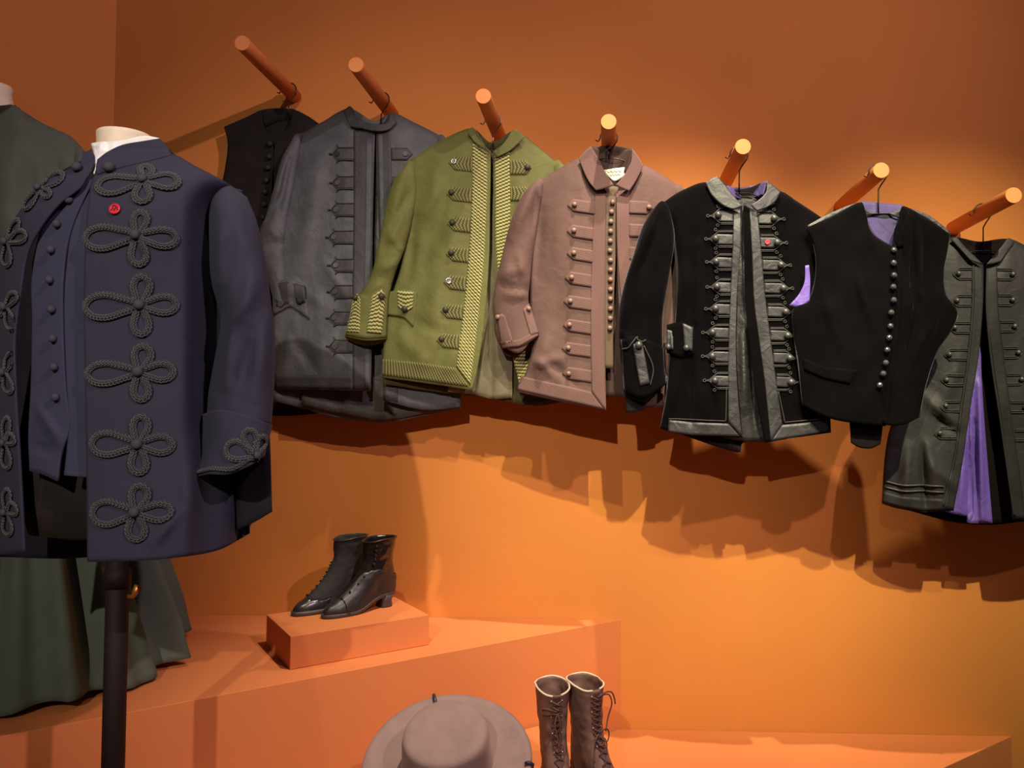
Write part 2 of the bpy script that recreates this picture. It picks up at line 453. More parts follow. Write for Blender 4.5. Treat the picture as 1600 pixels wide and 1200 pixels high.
# ------------------------------------------------------------------ hanging garments
LOOKS = dict(
    black=fabric('black wool', (34, 30, 30), rough=.95, sheen=.12, spec=.15),
    grey=fabric('charcoal silk', (78, 79, 85), rough=.62, sheen=.15, spec=.4, wrinkle=.36, weave=1400),
    greydark=fabric('charcoal satin trim', (58, 56, 61), rough=.6, sheen=.1, spec=.4, wrinkle=.2),
    greyline=fabric('grey inner silk', (74, 72, 74), rough=.55, sheen=.1, spec=.4, wrinkle=.4),
    green=fabric('olive twill', (100, 101, 56), rough=.75, sheen=.15, spec=.3, vary=.14, wrinkle=.24, weave=1500),
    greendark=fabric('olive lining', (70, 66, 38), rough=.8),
    putty=fabric('putty lining', (118, 110, 90), rough=.7, wrinkle=.3),
    maroon=fabric('maroon wool', (94, 70, 67), rough=.8, sheen=.2, spec=.25, vary=.1, wrinkle=.20, weave=1500),
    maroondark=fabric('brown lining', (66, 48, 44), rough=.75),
    taupe=fabric('taupe waistcoat cloth', (98, 78, 68), rough=.8, vary=.1),
    velvet=fabric('black velvet', (9, 7, 8), rough=1., sheen=.5, sheentint=(128, 122, 142), spec=.05, weave=1600, sheenrough=.3, vary=.4),
    satin=fabric('black satin trim', (45, 43, 47), rough=.5, sheen=.1, spec=.5, wrinkle=.35, vary=.18),
    satinline=fabric('dark grey lining', (40, 38, 40), rough=.5, spec=.5, wrinkle=.5, vary=.2),
    purple=fabric('purple silk', (104, 80, 168), rough=.5, sheen=.15, spec=.4, wrinkle=.35, vary=.12),
    purpledark=fabric('dusky purple silk', (78, 66, 116), rough=.6, wrinkle=.3),
    blacksilk=fabric('black silk', (39, 37, 40), rough=.6, sheen=.1, spec=.35, wrinkle=.2, vary=.12),
    blackband=fabric('black silk band', (32, 30, 32), rough=.65, sheen=.1, spec=.35, wrinkle=.2),
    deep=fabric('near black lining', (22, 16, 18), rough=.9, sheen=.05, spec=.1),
)
M_bblack = plain('black covered button', (34, 32, 33), rough=.7, spec=.4)
M_bgrey = plain('grey covered button', (70, 68, 70), rough=.5, spec=.5)
M_bsilver = plain('silver button', (200, 200, 205), rough=.28, metal=1.)
M_bjet = plain('cut jet button', (180, 180, 188), rough=.14, metal=.9)
M_bgreen = plain('dark green button', (52, 50, 34), rough=.6)
M_bmaroon = plain('dusky brown button', (126, 98, 88), rough=.55)
M_bsatin = plain('satin black button', (62, 62, 64), rough=.38, spec=.6)
M_cordblack = plain('black cord', (54, 53, 54), rough=.7, spec=.4)
M_red = plain('red enamel pin', (205, 38, 52), rough=.4, spec=.5)
M_label = plain('cream label', (226, 226, 205), rough=.8)
M_zig = striped('zigzag olive braid', (52, 54, 22), (178, 172, 112), .0104, zig=.5, zigp=.0105, duty=.44, soft=.14)
M_chain = striped('olive chain braid', (56, 56, 28), (124, 120, 72), .0085, zig=.9, zigp=.006, swap=True, duty=.5, soft=.22)
M_rib = striped('ribbed maroon braid', (86, 60, 59), (118, 86, 83), .0034, swap=True, duty=.45, soft=.35, bump=.5)
M_ribh = striped('ribbed maroon tab braid', (84, 59, 58), (114, 84, 81), .0034, duty=.45, soft=.35, bump=.5)

def tip_tab(g, surf, xr, xt, y, hh, mat, dy=0., drop=0., name='tab', bmat=None, br=5., bx=None, prof='dome', off=.003, ears=False, edge=None, yb=0.):
    """A pointed tab from xr (at the trim) to its point xt; side may be either way."""
    s = 1 if xt < xr else -1; sh = hh * .95
    A = (xt + s * sh, y - hh + dy * .3); Bp = (xt + s * sh, y + hh + dy * .3)
    R0 = (xr, y - hh + drop); R1 = (xr, y + hh + drop)
    if s > 0: t = applique(g, name, surf, [A, R0], [Bp, R1], [(xt, y)], [], mat, off)
    else: t = applique(g, name, surf, [R0, A], [R1, Bp], [], [(xt, y)], mat, off)
    if bmat: button(g, surf, bx if bx is not None else xt + s * sh * .9, y + yb, br, bmat, off=off + .0005, prof=prof, parent=t.obj)
    return t

# ---- 1: black waistcoat at the far left
Y = HY[0]
g = thing('waistcoat', 'plain black waistcoat with covered buttons, hung furthest left behind the charcoal jacket', 'waistcoat', PY(430, 640, Y))
lk = LOOKS['black']
a1 = panel(g, 'front_panel', [(350, 198), (385, 183), (408, 174)], [(352, 632), (428, 640)], [(356, 225), (352, 262), (345, 300), (347, 420), (350, 520)], [(412, 196), (426, 224), (424, 300), (420, 420), (424, 540)], lk, Y, side_front(.022), folds=[((385, 300), (380, 520), 14, .006)], seed=1.)
a2 = panel(g, 'front_panel', [(458, 172), (478, 181), (502, 196)], [(426, 640), (545, 640)], [(452, 196), (430, 224), (428, 300), (426, 420), (426, 540)], [(498, 225), (503, 262), (512, 300), (520, 420), (532, 520)], lk, Y, side_front(.022, 'right'), seed=2.)
panel(g, 'back_panel', [(350, 198), (385, 183), (408, 172), (436, 169), (458, 171), (480, 181), (502, 196)], [(352, 640), (440, 650), (545, 640)], [(356, 225), (352, 262), (345, 300), (347, 420), (350, 520)], [(498, 225), (503, 262), (512, 300), (520, 420), (532, 520)], lk, Y, lambda u, v: -.018 * math.sin(u * PI) ** .5 * dome(v))
panel(g, 'collar', [(407, 173), (412, 171), (458, 170), (463, 173)], [(410, 182), (436, 186), (460, 181)], [], [], lk, Y, lambda u, v: -.012, nv=6, nu=16, rip=0)
for (x, y) in [(424, 226), (423, 246), (421, 263), (419, 283), (417, 301), (415, 320), (413, 340), (411, 360)]:
    button(g, a1, x - 1, y, 4.6, M_bblack, prof='ball', off=0)

# ---- 2: charcoal grey jacket
Y = HY[1]
g = thing('jacket', 'charcoal grey silk jacket with dark tabs down the front, left of the olive jacket', 'jacket', PY(585, 650, Y))
lk = LOOKS['grey']; ld = LOOKS['greydark']
fL = [((500, 250), (470, 420), 16, .008), ((430, 440), (520, 480), 9, .005), ((460, 500), (440, 590), 10, .006), ((500, 400), (545, 470), 7, .004), ((490, 560), (540, 520), 8, .005), ((450, 520), (500, 585), 8, -.005), ((560, 460), (500, 540), 8, .004)]
b1 = panel(g, 'front_panel', [(466, 212), (505, 190), (547, 168), (556, 184), (575, 196), (586, 199)], [(428, 608), (500, 609), (579, 611)], [(452, 262), (442, 310), (432, 360), (428, 420), (427, 520)], [(584, 260), (582, 360), (581, 480), (580, 560)], lk, Y, side_front(.034), folds=fL, seed=3., nu=44, nv=60)
b2 = panel(g, 'front_panel', [(588, 199), (600, 191), (612, 176), (650, 193), (692, 214)], [(598, 625), (660, 640), (720, 636)], [(588, 260), (592, 360), (595, 500)], [(712, 300), (716, 420), (720, 540)], lk, Y, side_front(.030, 'right'), seed=4.)
panel(g, 'back_panel', [(466, 212), (505, 190), (545, 170), (585, 190), (612, 178), (650, 193), (692, 214)], [(428, 627), (480, 640), (520, 652), (600, 660), (660, 650), (720, 638)], [(452, 262), (442, 310), (432, 360), (428, 420), (427, 520)], [(705, 270), (712, 320), (716, 420), (720, 540)], lk, Y, lambda u, v: -.022 * math.sin(u * PI) ** .5 * dome(v), nu=50, nv=50)
panel(g, 'lining', [(540, 185), (580, 196), (620, 190)], [(470, 632), (540, 648), (600, 656), (690, 640)], [(500, 400)], [(690, 400)], LOOKS['greyline'], Y, lambda u, v: -.012 * math.sin(u * PI) ** .5 * dome(v), rip=.006, folds=[((560, 540), (540, 650), 8, .006), ((600, 540), (603, 655), 7, .008), ((640, 560), (650, 640), 9, .005)])
c1 = tubed(g, 'sleeve', [(454, 222), (462, 210), (474, 208)], [(427, 470), (450, 480)], [(440, 248), (428, 292), (416, 335), (406, 362), (408, 388), (416, 425)], [(466, 262), (455, 320), (446, 380), (448, 430)], lk, Y, t=.028, folds=[((445, 240), (425, 320), 9, .008), ((452, 250), (436, 330), 4, -.008), ((412, 350), (440, 372), 6, .006), ((410, 385), (440, 380), 4, -.006), ((440, 300), (418, 345), 4, -.006)], seed=5.)
tubed(g, 'sleeve', [(680, 214), (690, 210), (702, 222)], [(722, 560), (770, 556)], [(700, 330), (716, 440)], [(740, 320), (765, 440)], lk, Y, t=.024)
sf = Multi(b1)
tb = applique(g, 'front_band', b1, [(553, 200), (584, 201)], [(552, 608), (579, 609)], [(553, 330), (551, 470)], [(582, 330), (580, 470)], ld, .003, nu=8, nv=50, sm=True)
applique(g, 'stitched_edge', tb, [(572, 214), (580, 215)], [(570, 606), (577, 607)], [(571, 330), (569, 470)], [(579, 330), (577, 470)], lk, .001, nu=4, nv=40, sm=True)
tb2 = applique(g, 'front_band', b2, [(589, 201), (610, 196)], [(600, 625), (622, 628)], [(592, 330), (596, 470)], [(614, 330), (618, 470)], ld, .003, nu=8, nv=40, sm=True)
applique(g, 'stitched_edge', tb2, [(591, 210), (597, 209)], [(602, 620), (608, 622)], [(594, 330), (598, 470)], [(600, 330), (604, 470)], lk, .001, nu=4, nv=40, sm=True)
panel(g, 'collar', [(536, 174), (547, 166), (556, 180)], [(547, 198), (556, 200), (566, 200)], [], [], ld, Y - .036, lambda u, v: .008 * u, nu=12, nv=10, rip=0)
panel(g, 'collar', [(553, 183), (580, 193), (604, 192), (612, 176)], [(555, 197), (580, 204), (606, 203), (620, 190)], [], [], ld, Y - .034, lambda u, v: .004 * math.sin(u * PI), nu=16, nv=8, rip=0)
for k, y in enumerate([241, 286, 328, 371, 415, 456, 497, 541]):
    x0 = 553; xt = [517, 517, 515, 511, 514, 513, 512, 512][k]
    t = tip_tab(g, b1, x0, xt + 3, y, 9.5, ld, bmat=M_bgrey if k else M_bblack, br=4.3, bx=xt + 11, prof='flat')
    gg = [cord_geo(b1, [(x0, y - 10), (xt + 13, y - 10), (xt + 10, y - 14)], .9, .004), cord_geo(b1, [(xt + 12, y - 10), (xt + 3, y), (xt + 12, y + 10)], .9, .004, sm=False), cord_geo(b1, [(x0, y + 10), (xt + 13, y + 10), (xt + 10, y + 14)], .9, .004), cord_geo(b1, [(xt + 4, y), (xt - 2, y)], 1.4, .004)]
    v, f, u = join_geo(gg); mesh_obj('cord_edge', v, f, M_cordblack, t.obj, u)
for k, y in enumerate([241, 286, 328]):
    tip_tab(g, b2, 611, 645, y, 9.5, ld, bmat=M_bgrey, br=4.3, bx=634, prof='flat')
applique(g, 'hem_band', b1, [(430, 585), (500, 586), (551, 587)], [(430, 606), (500, 607), (551, 608)], [], [], ld, .002, nu=30, nv=4)
fl = applique(g, 'pocket_flap', b1, [(428, 441), (452, 437), (476, 444)], [(430, 492), (455, 478), (484, 499)], [(429, 468)], [(480, 470)], lk, .008, nu=12, nv=8, sm=False)
st = applique(g, 'strap', fl, [(459, 443), (477, 447)], [(463, 470), (477, 473)], [], [], ld, .003, parent=fl.obj)
applique(g, 'strap', fl, [(431, 443), (451, 440)], [(432, 480), (452, 474)], [], [], ld, .002, parent=fl.obj)
button(g, fl, 440, 475, 5, M_bgrey, prof='flat', parent=fl.obj); button(g, fl, 469, 470, 5.5, M_bblack, prof='dome', parent=fl.obj)

# ---- 3: olive green jacket
Y = HY[2]
g = thing('jacket', 'olive green jacket with zigzag braid edges and button tabs', 'jacket', PY(745, 615, Y))
lk = LOOKS['green']
fL = [((690, 240), (670, 330), 14, .007), ((650, 350), (690, 290), 9, .005), ((720, 270), (700, 420), 16, .005), ((648, 340), (640, 440), 8, -.006), ((690, 400), (665, 560), 16, .007), ((715, 540), (690, 590), 10, .006), ((620, 520), (660, 560), 14, .006), ((645, 500), (690, 520), 9, -.004), ((655, 380), (630, 520), 10, .005)]
d1 = panel(g, 'front_panel', [(642, 250), (690, 219), (738, 200), (744, 216), (756, 229), (767, 236)], [(597, 590), (660, 598), (737, 610)], [(645, 300), (640, 350), (626, 420), (607, 480), (600, 530)], [(766, 300), (764, 400), (757, 500), (745, 580)], lk, Y, side_front(.034), folds=fL, seed=6., nu=48, nv=64)
d2 = panel(g, 'front_panel', [(770, 236), (790, 222), (803, 203), (835, 225), (872, 256)], [(815, 614), (885, 625)], [(771, 300), (773, 400), (792, 520)], [(878, 330), (880, 440), (882, 540)], lk, Y, side_front(.030, 'right'), seed=7.)
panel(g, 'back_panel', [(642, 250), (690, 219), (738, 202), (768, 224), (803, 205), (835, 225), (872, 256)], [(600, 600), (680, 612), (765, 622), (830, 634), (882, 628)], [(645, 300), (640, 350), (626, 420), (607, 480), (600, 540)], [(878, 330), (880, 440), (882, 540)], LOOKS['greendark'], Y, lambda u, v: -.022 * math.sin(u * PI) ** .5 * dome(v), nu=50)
panel(g, 'lining', [(745, 235), (770, 240), (800, 235)], [(700, 612), (740, 617), (768, 623), (800, 622)], [(720, 450)], [(800, 450)], LOOKS['putty'], Y, lambda u, v: -.010 * math.sin(u * PI) ** .5 * dome(v), folds=[((758, 480), (750, 615), 6, .008), ((766, 460), (768, 620), 5, -.008)], rip=.006)
s1 = tubed(g, 'sleeve', [(632, 262), (640, 250), (648, 256)], [(539, 526), (572, 532), (604, 530)], [(616, 280), (603, 325), (592, 380), (578, 435), (558, 470), (548, 498)], [(652, 300), (645, 340), (632, 390), (620, 420), (610, 455), (605, 492)], lk, Y, t=.030, lean=.008, folds=[((628, 275), (612, 330), 9, .008), ((640, 300), (615, 350), 4, -.007), ((605, 360), (632, 395), 5, .006), ((598, 385), (630, 380), 4, -.005), ((590, 420), (625, 410), 6, .006), ((585, 435), (612, 440), 4, -.005), ((575, 455), (600, 440), 5, .005), ((630, 330), (610, 380), 5, .006), ((595, 340), (585, 400), 7, .005)], seed=8., drop=8, rip=.005)
tubed(g, 'sleeve', [(862, 256), (872, 250), (884, 262)], [(870, 560), (915, 556)], [(872, 330), (872, 440)], [(905, 330), (912, 440)], lk, Y, t=.018)
panel(g, 'collar', [(729, 206), (738, 199), (746, 212)], [(741, 222), (752, 230), (767, 240)], [], [], lk, Y - .036, lambda u, v: .006 * u, nu=12, nv=10, rip=0)
panel(g, 'collar', [(772, 240), (790, 220), (803, 202), (814, 209)], [(775, 246), (796, 236), (812, 222), (820, 214)], [], [], lk, Y - .034, lambda u, v: .002, nu=16, nv=8, rip=0)
applique(g, 'front_braid', d1, [(739, 224), (748, 230), (761, 238)], [(713, 573), (735, 602)], [(738, 300), (735, 370), (731, 420), (724, 490)], [(761, 300), (758, 370), (755, 420), (748, 490), (742, 545)], M_zig, .003, nu=8, nv=70, sm=True)
applique(g, 'front_braid', d2, [(773, 238), (796, 226)], [(813, 606), (834, 608)], [(774, 300), (776, 400), (793, 520)], [(797, 300), (799, 400), (815, 520)], M_zig, .003, nu=8, nv=60, sm=True)
applique(g, 'hem_braid', d1, [(599, 561), (660, 567), (712, 575)], [(598, 586), (660, 594), (732, 604)], [], [], M_chain, .003, nu=40, nv=6)
TY = [253, 301, 348, 395, 439, 484, 530]; TX = [701, 698, 699, 697, 693, 688, 682]; TE = [738, 738, 735, 733, 729, 724, 718]
for k in range(7):
    t = tip_tab(g, d1, TE[k] + 1, TX[k], TY[k] + 2, 11, M_chain, drop=3, name='braid_tab', off=.0025)
    button(g, d1, TX[k] + 8, TY[k], 4.8, M_bsilver if k in (0, 4) else M_bgreen, prof='flat' if k in (0, 4) else 'dome', off=.003, parent=t.obj, label='bright silver button' if k in (0, 4) else None)
for k, y in enumerate([262, 303, 350]):
    t = tip_tab(g, d2, 797, 831, y, 11, M_chain, name='braid_tab', off=.0025); button(g, d2, 824, y, 4.8, M_bgreen, off=.003, parent=t.obj)
cf = applique(g, 'cuff', s1, [(551, 478), (558, 458), (574, 463), (597, 450), (605, 468)], [(540, 523), (572, 529), (603, 527)], [], [], lk, .004, nu=24, nv=12)
p1 = applique(g, 'cuff_braid', cf, [(552, 466), (558, 458), (563, 466)], [(542, 519), (562, 520)], [], [], M_zig, .002, nu=8, nv=12, parent=cf.obj)
p2 = applique(g, 'cuff_braid', cf, [(581, 463), (596, 452), (603, 461)], [(573, 520), (596, 522)], [], [], M_zig, .002, nu=8, nv=12, parent=cf.obj)
button(g, p1, 556, 465, 5, M_bgreen, parent=cf.obj, prof='dome'); button(g, p2, 596, 463, 5.4, M_bgreen, parent=cf.obj, prof='dome')
fl = applique(g, 'pocket_flap', d1, [(610, 457), (630, 452), (652, 456)], [(604, 492), (632, 496), (646, 512), (650, 492)], [(606, 475)], [(652, 475)], lk, .006, nu=16, nv=10)
p1 = applique(g, 'pocket_braid', fl, [(621, 454), (646, 456)], [(622, 479), (633, 489), (645, 481)], [], [], M_zig, .002, nu=10, nv=10, parent=fl.obj)
button(g, p1, 633, 483, 5.2, M_bgreen, parent=fl.obj)

# ---- 4: maroon jacket
Y = HY[3]
g = thing('jacket', 'dusky maroon jacket with ribbed braid tabs, between the olive and black velvet jackets', 'jacket', PY(940, 640, Y))
lk = LOOKS['maroon']
fL = [((890, 290), (870, 420), 20, .006), ((846, 330), (838, 430), 8, -.006), ((860, 520), (840, 580), 12, .007), ((880, 560), (830, 570), 7, .006), ((900, 600), (850, 560), 7, -.005), ((835, 560), (870, 590), 6, .005), ((905, 330), (890, 470), 16, .004)]
e1 = panel(g, 'front_panel', [(842, 284), (870, 266), (905, 248), (912, 270), (925, 292), (945, 300)], [(808, 612), (870, 626), (947, 641)], [(840, 330), (832, 400), (829, 470), (832, 540), (820, 585)], [(946, 400), (945, 500), (946, 580)], lk, Y, side_front(.032), folds=fL, seed=9., nu=46, nv=64)
e2 = panel(g, 'front_panel', [(963, 300), (983, 294), (1004, 259), (1035, 274), (1066, 294)], [(985, 637), (1034, 636), (1060, 630)], [(964, 400), (970, 520)], [(1066, 340), (1062, 440), (1060, 540)], lk, Y, side_front(.028, 'right'), seed=10.)
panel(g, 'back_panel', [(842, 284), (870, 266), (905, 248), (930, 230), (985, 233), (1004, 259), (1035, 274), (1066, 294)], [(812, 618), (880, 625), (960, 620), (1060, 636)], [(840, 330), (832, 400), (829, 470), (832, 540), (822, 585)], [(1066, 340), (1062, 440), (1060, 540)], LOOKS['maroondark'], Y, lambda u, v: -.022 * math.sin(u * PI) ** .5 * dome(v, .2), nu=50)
wc = panel(g, 'inner_placket', [(936, 290), (952, 290), (966, 292)], [(925, 574), (958, 576)], [(938, 400), (932, 500)], [(962, 400), (958, 500)], LOOKS['taupe'], Y, lambda u, v: .012, nu=12, nv=40, rip=.002)
s1 = tubed(g, 'sleeve', [(834, 286), (842, 278), (850, 284)], [(779, 536), (810, 552), (838, 520)], [(818, 302), (800, 340), (786, 392), (775, 440), (770, 480)], [(846, 312), (840, 350), (832, 400), (828, 440), (826, 472)], lk, Y, t=.032, lean=.006, folds=[((830, 295), (800, 370), 9, .008), ((838, 300), (832, 360), 4, -.007), ((785, 430), (815, 420), 5, .005), ((782, 445), (822, 455), 4, -.005), ((790, 460), (825, 462), 5, .006), ((810, 400), (822, 440), 5, .006), ((795, 400), (788, 440), 6, .004), ((842, 288), (848, 320), 4, .005)], seed=11., rip=.005)
cf = tubed(g, 'cuff', [(774, 484), (800, 484), (827, 474)], [(784, 545), (812, 542), (842, 525)], [(772, 510), (776, 530)], [(832, 490), (838, 508)], lk, Y, t=.038, lean=.006, closed_top=False, nv=16, drop=16, rip=.002)
p1 = applique(g, 'cuff_braid', cf, [(777, 494), (785, 490), (789, 494)], [(784, 540), (802, 534)], [], [], M_rib, .003, nu=6, nv=10, parent=cf.obj)
p2 = applique(g, 'cuff_braid', cf, [(817, 484), (824, 476), (829, 484)], [(829, 525), (840, 521)], [], [], M_rib, .003, nu=6, nv=10, parent=cf.obj)
applique(g, 'cuff_edge', cf, [(783, 534), (812, 531), (840, 515)], [(785, 544), (812, 541), (841, 524)], [], [], M_rib, .003, nu=16, nv=4, parent=cf.obj)
button(g, p1, 779, 496, 4.2, M_bmaroon, parent=cf.obj); button(g, p2, 825, 483, 4.2, M_bmaroon, parent=cf.obj)
tubed(g, 'sleeve', [(1052, 292), (1062, 288), (1072, 298)], [(1040, 560), (1080, 556)], [(1050, 340), (1042, 440)], [(1085, 350), (1085, 440)], lk, Y, t=.014)
applique(g, 'front_braid', e1, [(930, 297), (947, 300)], [(925, 613), (945, 640)], [(925, 400), (923, 500)], [(944, 400), (942, 500), (943, 580)], M_rib, .003, nu=8, nv=50, sm=True)
applique(g, 'front_braid', e2, [(963, 300), (983, 297)], [(1000, 610), (1020, 612)], [(965, 400), (975, 500)], [(985, 400), (994, 500)], M_rib, .003, nu=8, nv=40, sm=True)
applique(g, 'hem_braid', e1, [(815, 588), (870, 600), (923, 612)], [(809, 609), (870, 623), (943, 639)], [], [], M_ribh, .003, nu=40, nv=6)
applique(g, 'hem_braid', e2, [(1002, 612), (1036, 613)], [(1000, 636), (1036, 634)], [], [], M_ribh, .003, nu=10, nv=6)
TY = [321, 361, 396, 434, 471, 508, 544, 583]; TX = [887, 886, 886, 883, 881, 880, 878, 879]; TE = [929, 926, 925, 923, 923, 922, 922, 923]
for k in range(8):
    t = tip_tab(g, e1, TE[k] + 1, TX[k], TY[k], 9.5, M_ribh, drop=5, name='braid_tab', off=.004)
    button(g, e1, TX[k] + 11, TY[k], 4.2, M_bmaroon, prof='ball', off=.004, parent=t.obj)
for k, y in enumerate([325, 361, 397]):
    t = tip_tab(g, e2, 983, 1020, y, 10, M_ribh, drop=-1, name='braid_tab', off=.004); button(g, e2, 1013, y, 4.2, M_bmaroon, prof='ball', off=.004, parent=t.obj)
for k in range(14):
    y = 317 + k * 15.1; button(g, wc, [957, 955.5, 954.5, 954, 953.4, 953][k] if k < 6 else 954 - max(0, k - 11) * .4, y, 4.3, M_bmaroon, prof='ball', off=.001)
CB = LOOKS['maroon']
panel(g, 'collar', [(904, 248), (912, 238), (923, 228)], [(931, 297), (944, 294), (959, 289)], [(912, 268), (920, 284)], [(934, 246), (945, 268)], M_rib, Y - .020, lambda u, v: .006 + .016 * v, nu=12, nv=20, rip=0, thick=.004)
panel(g, 'collar', [(988, 232), (997, 244), (1005, 259)], [(962, 289), (972, 294), (983, 298)], [(986, 252), (976, 272)], [(998, 274), (990, 288)], M_rib, Y - .020, lambda u, v: .006 + .016 * v, nu=12, nv=20, rip=0, thick=.004)
panel(g, 'collar_stand', [(922, 228), (940, 233), (965, 235), (989, 232)], [(934, 268), (955, 274), (980, 268)], [], [], LOOKS['maroondark'], Y, lambda u, v: -.014 * math.sin(u * PI) + .02 * (2 * abs(u - .5)) ** 3, nu=20, nv=10, rip=0)
lb = panel(g, 'maker_label', [(941, 266), (960, 263), (979, 261)], [(957, 282), (962, 283), (977, 274)], [], [], M_label, Y, lambda u, v: .004, nu=8, nv=6, rip=0, thick=.001)
for k, (x0, x1, y) in enumerate([(949, 972, 269), (953, 970, 274)]):
    cord(g, 'label_print', lb, [(x0 + (x1 - x0) * t / 8, y - .12 * (t * 2) + (1.1 if t % 2 else -1.1)) for t in range(9)], .45, plain('label ink', (172, 176, 156), rough=.9), .0012, parent=lb.obj, steps=24)

# ---- 5: black velvet jacket
Y = HY[4]
g = thing('jacket', 'black velvet jacket edged in satin with scrolled button tabs and a tiny red pin', 'jacket', PY(1165, 690, Y))
lk = LOOKS['velvet']; sa = LOOKS['satin']
fL = [((1092, 380), (1088, 500), 6, .009), ((1052, 350), (1058, 470), 7, -.008), ((1070, 420), (1066, 500), 8, .006), ((1082, 560), (1080, 660), 5, -.010), ((1060, 570), (1045, 650), 8, .008), ((1100, 600), (1100, 660), 9, .005)]
h1 = panel(g, 'front_panel', [(1034, 318), (1065, 298), (1103, 285), (1112, 305), (1130, 322), (1152, 326), (1159, 322)], [(1031, 669), (1060, 678), (1100, 681), (1160, 684)], [(1050, 360), (1056, 430), (1055, 500), (1046, 560), (1040, 620)], [(1155, 400), (1152, 470), (1151, 560), (1156, 630)], lk, Y, side_front(.032), folds=fL, seed=12., nu=50, nv=64)
h2 = panel(g, 'front_panel', [(1162, 320), (1182, 328), (1210, 316), (1219, 299), (1250, 318), (1287, 342)], [(1196, 692), (1250, 682), (1297, 675)], [(1163, 400), (1165, 470), (1174, 560), (1184, 630)], [(1290, 400), (1292, 480), (1294, 560), (1296, 630)], lk, Y, side_front(.026, 'right'), seed=13., nu=44, nv=60, rip=.003)
panel(g, 'back_panel', [(1034, 318), (1065, 298), (1105, 285), (1122, 279), (1142, 296), (1170, 294), (1197, 285), (1219, 299), (1250, 318), (1287, 342)], [(1033, 666), (1096, 690), (1140, 704), (1157, 706), (1160, 692), (1240, 684), (1298, 676)], [(1050, 360), (1056, 430), (1055, 500), (1046, 560), (1040, 620)], [(1290, 400), (1292, 480), (1294, 560), (1296, 630)], LOOKS['black'], Y, lambda u, v: -.022 * math.sin(u * PI) ** .5 * dome(v), nu=50)
panel(g, 'lining', [(1125, 300), (1160, 306), (1200, 302)], [(1130, 684), (1165, 690), (1200, 690), (1230, 686)], [(1130, 480)], [(1230, 480)], LOOKS['satinline'], Y, lambda u, v: -.012 + .006 * v, folds=[((1162, 520), (1163, 640), 6, .010), ((1172, 520), (1180, 690), 6, -.008), ((1160, 500), (1180, 520), 5, .007), ((1165, 420), (1170, 500), 6, .006)], rip=.006)
cs = panel(g, 'collar_lining', [(1136, 290), (1150, 293), (1172, 291), (1198, 283)], [(1144, 306), (1165, 312), (1192, 304)], [], [], LOOKS['purpledark'], Y, lambda u, v: -.016 * math.sin(u * PI) + .02 * (2 * abs(u - .5)) ** 3, nu=20, nv=10, rip=0)
panel(g, 'collar', [(1102, 285), (1111, 279), (1121, 275)], [(1147, 327), (1153, 325), (1160, 322)], [(1112, 305), (1130, 321)], [(1134, 290), (1147, 306)], sa, Y - .018, lambda u, v: .006 + .014 * v, nu=10, nv=22, rip=.001, thick=.004)
panel(g, 'collar', [(1198, 282), (1209, 290), (1220, 300)], [(1174, 320), (1178, 325), (1183, 329)], [(1197, 300), (1186, 312)], [(1212, 314), (1200, 323)], sa, Y - .018, lambda u, v: .006 + .014 * v, nu=10, nv=22, rip=.001, thick=.004)
s1 = tubed(g, 'sleeve', [(1018, 330), (1034, 314), (1046, 322)], [(976, 618), (1005, 628), (1041, 600)], [(1003, 356), (990, 396), (975, 444), (966, 490), (968, 545), (973, 590)], [(1054, 370), (1046, 430), (1036, 490), (1036, 545)], lk, Y, t=.034, lean=.004, folds=[((1022, 335), (985, 430), 7, .012), ((1030, 345), (1000, 420), 5, -.010), ((985, 440), (972, 520), 6, .010), ((994, 430), (984, 520), 4, -.009), ((1030, 350), (1033, 480), 7, .006), ((972, 520), (990, 545), 5, .006)], seed=14., rip=.004, nv=54)
cf = applique(g, 'cuff', s1, [(972, 530), (996, 526), (1038, 545)], [(977, 612), (1005, 622), (1040, 599)], [], [], lk, .005, nu=20, nv=14, sm=True)
st = applique(g, 'cuff_strap', cf, [(989, 538), (1004, 537)], [(1000, 603), (1015, 599)], [(994, 570)], [(1010, 570)], sa, .004, nu=6, nv=14, parent=cf.obj)
button(g, cf, 998, 540, 6.2, M_bsatin, prof='ball', off=.006, parent=cf.obj)
v, f, u = join_geo([cord_geo(cf, [(968, 546), (982, 543), (988, 535), (996, 526), (996, 530), (1004, 534), (1009, 531)], .9, .004), cord_geo(cf, [(1006, 540), (1020, 575), (1016, 602)], .8, .004)]); mesh_obj('cuff_cord', v, f, M_cordblack, cf.obj, u)
tubed(g, 'sleeve_lining', [(976, 600), (990, 602), (1005, 604)], [(978, 645), (993, 643), (1008, 640)], [], [], LOOKS['black'], Y, t=.012, lean=.0, closed_top=False, nv=10, rip=0)
tubed(g, 'sleeve', [(1268, 344), (1280, 338), (1292, 350)], [(1254, 640), (1294, 650)], [(1262, 440), (1256, 540)], [(1300, 440), (1297, 560)], lk, Y + .025, t=.016)
applique(g, 'front_band', h1, [(1146, 326), (1159, 324)], [(1138, 660), (1159, 683)], [(1145, 380), (1141, 470), (1138, 560)], [(1157, 380), (1151, 470), (1150, 560), (1154, 630)], sa, .0035, nu=8, nv=50, sm=True)
applique(g, 'front_band', h2, [(1171, 328), (1183, 328)], [(1204, 690), (1222, 664)], [(1175, 400), (1178, 470), (1187, 540), (1195, 600)], [(1188, 380), (1195, 460), (1204, 530), (1213, 600)], sa, .0035, nu=8, nv=50, sm=True)
applique(g, 'hem_band', h1, [(1045, 656), (1082, 660), (1138, 662)], [(1044, 675), (1082, 680), (1156, 682)], [], [], sa, .0035, nu=30, nv=5)
applique(g, 'hem_band', h2, [(1222, 664), (1255, 661), (1292, 656)], [(1205, 689), (1255, 681), (1294, 674)], [], [], sa, .0035, nu=20, nv=5)
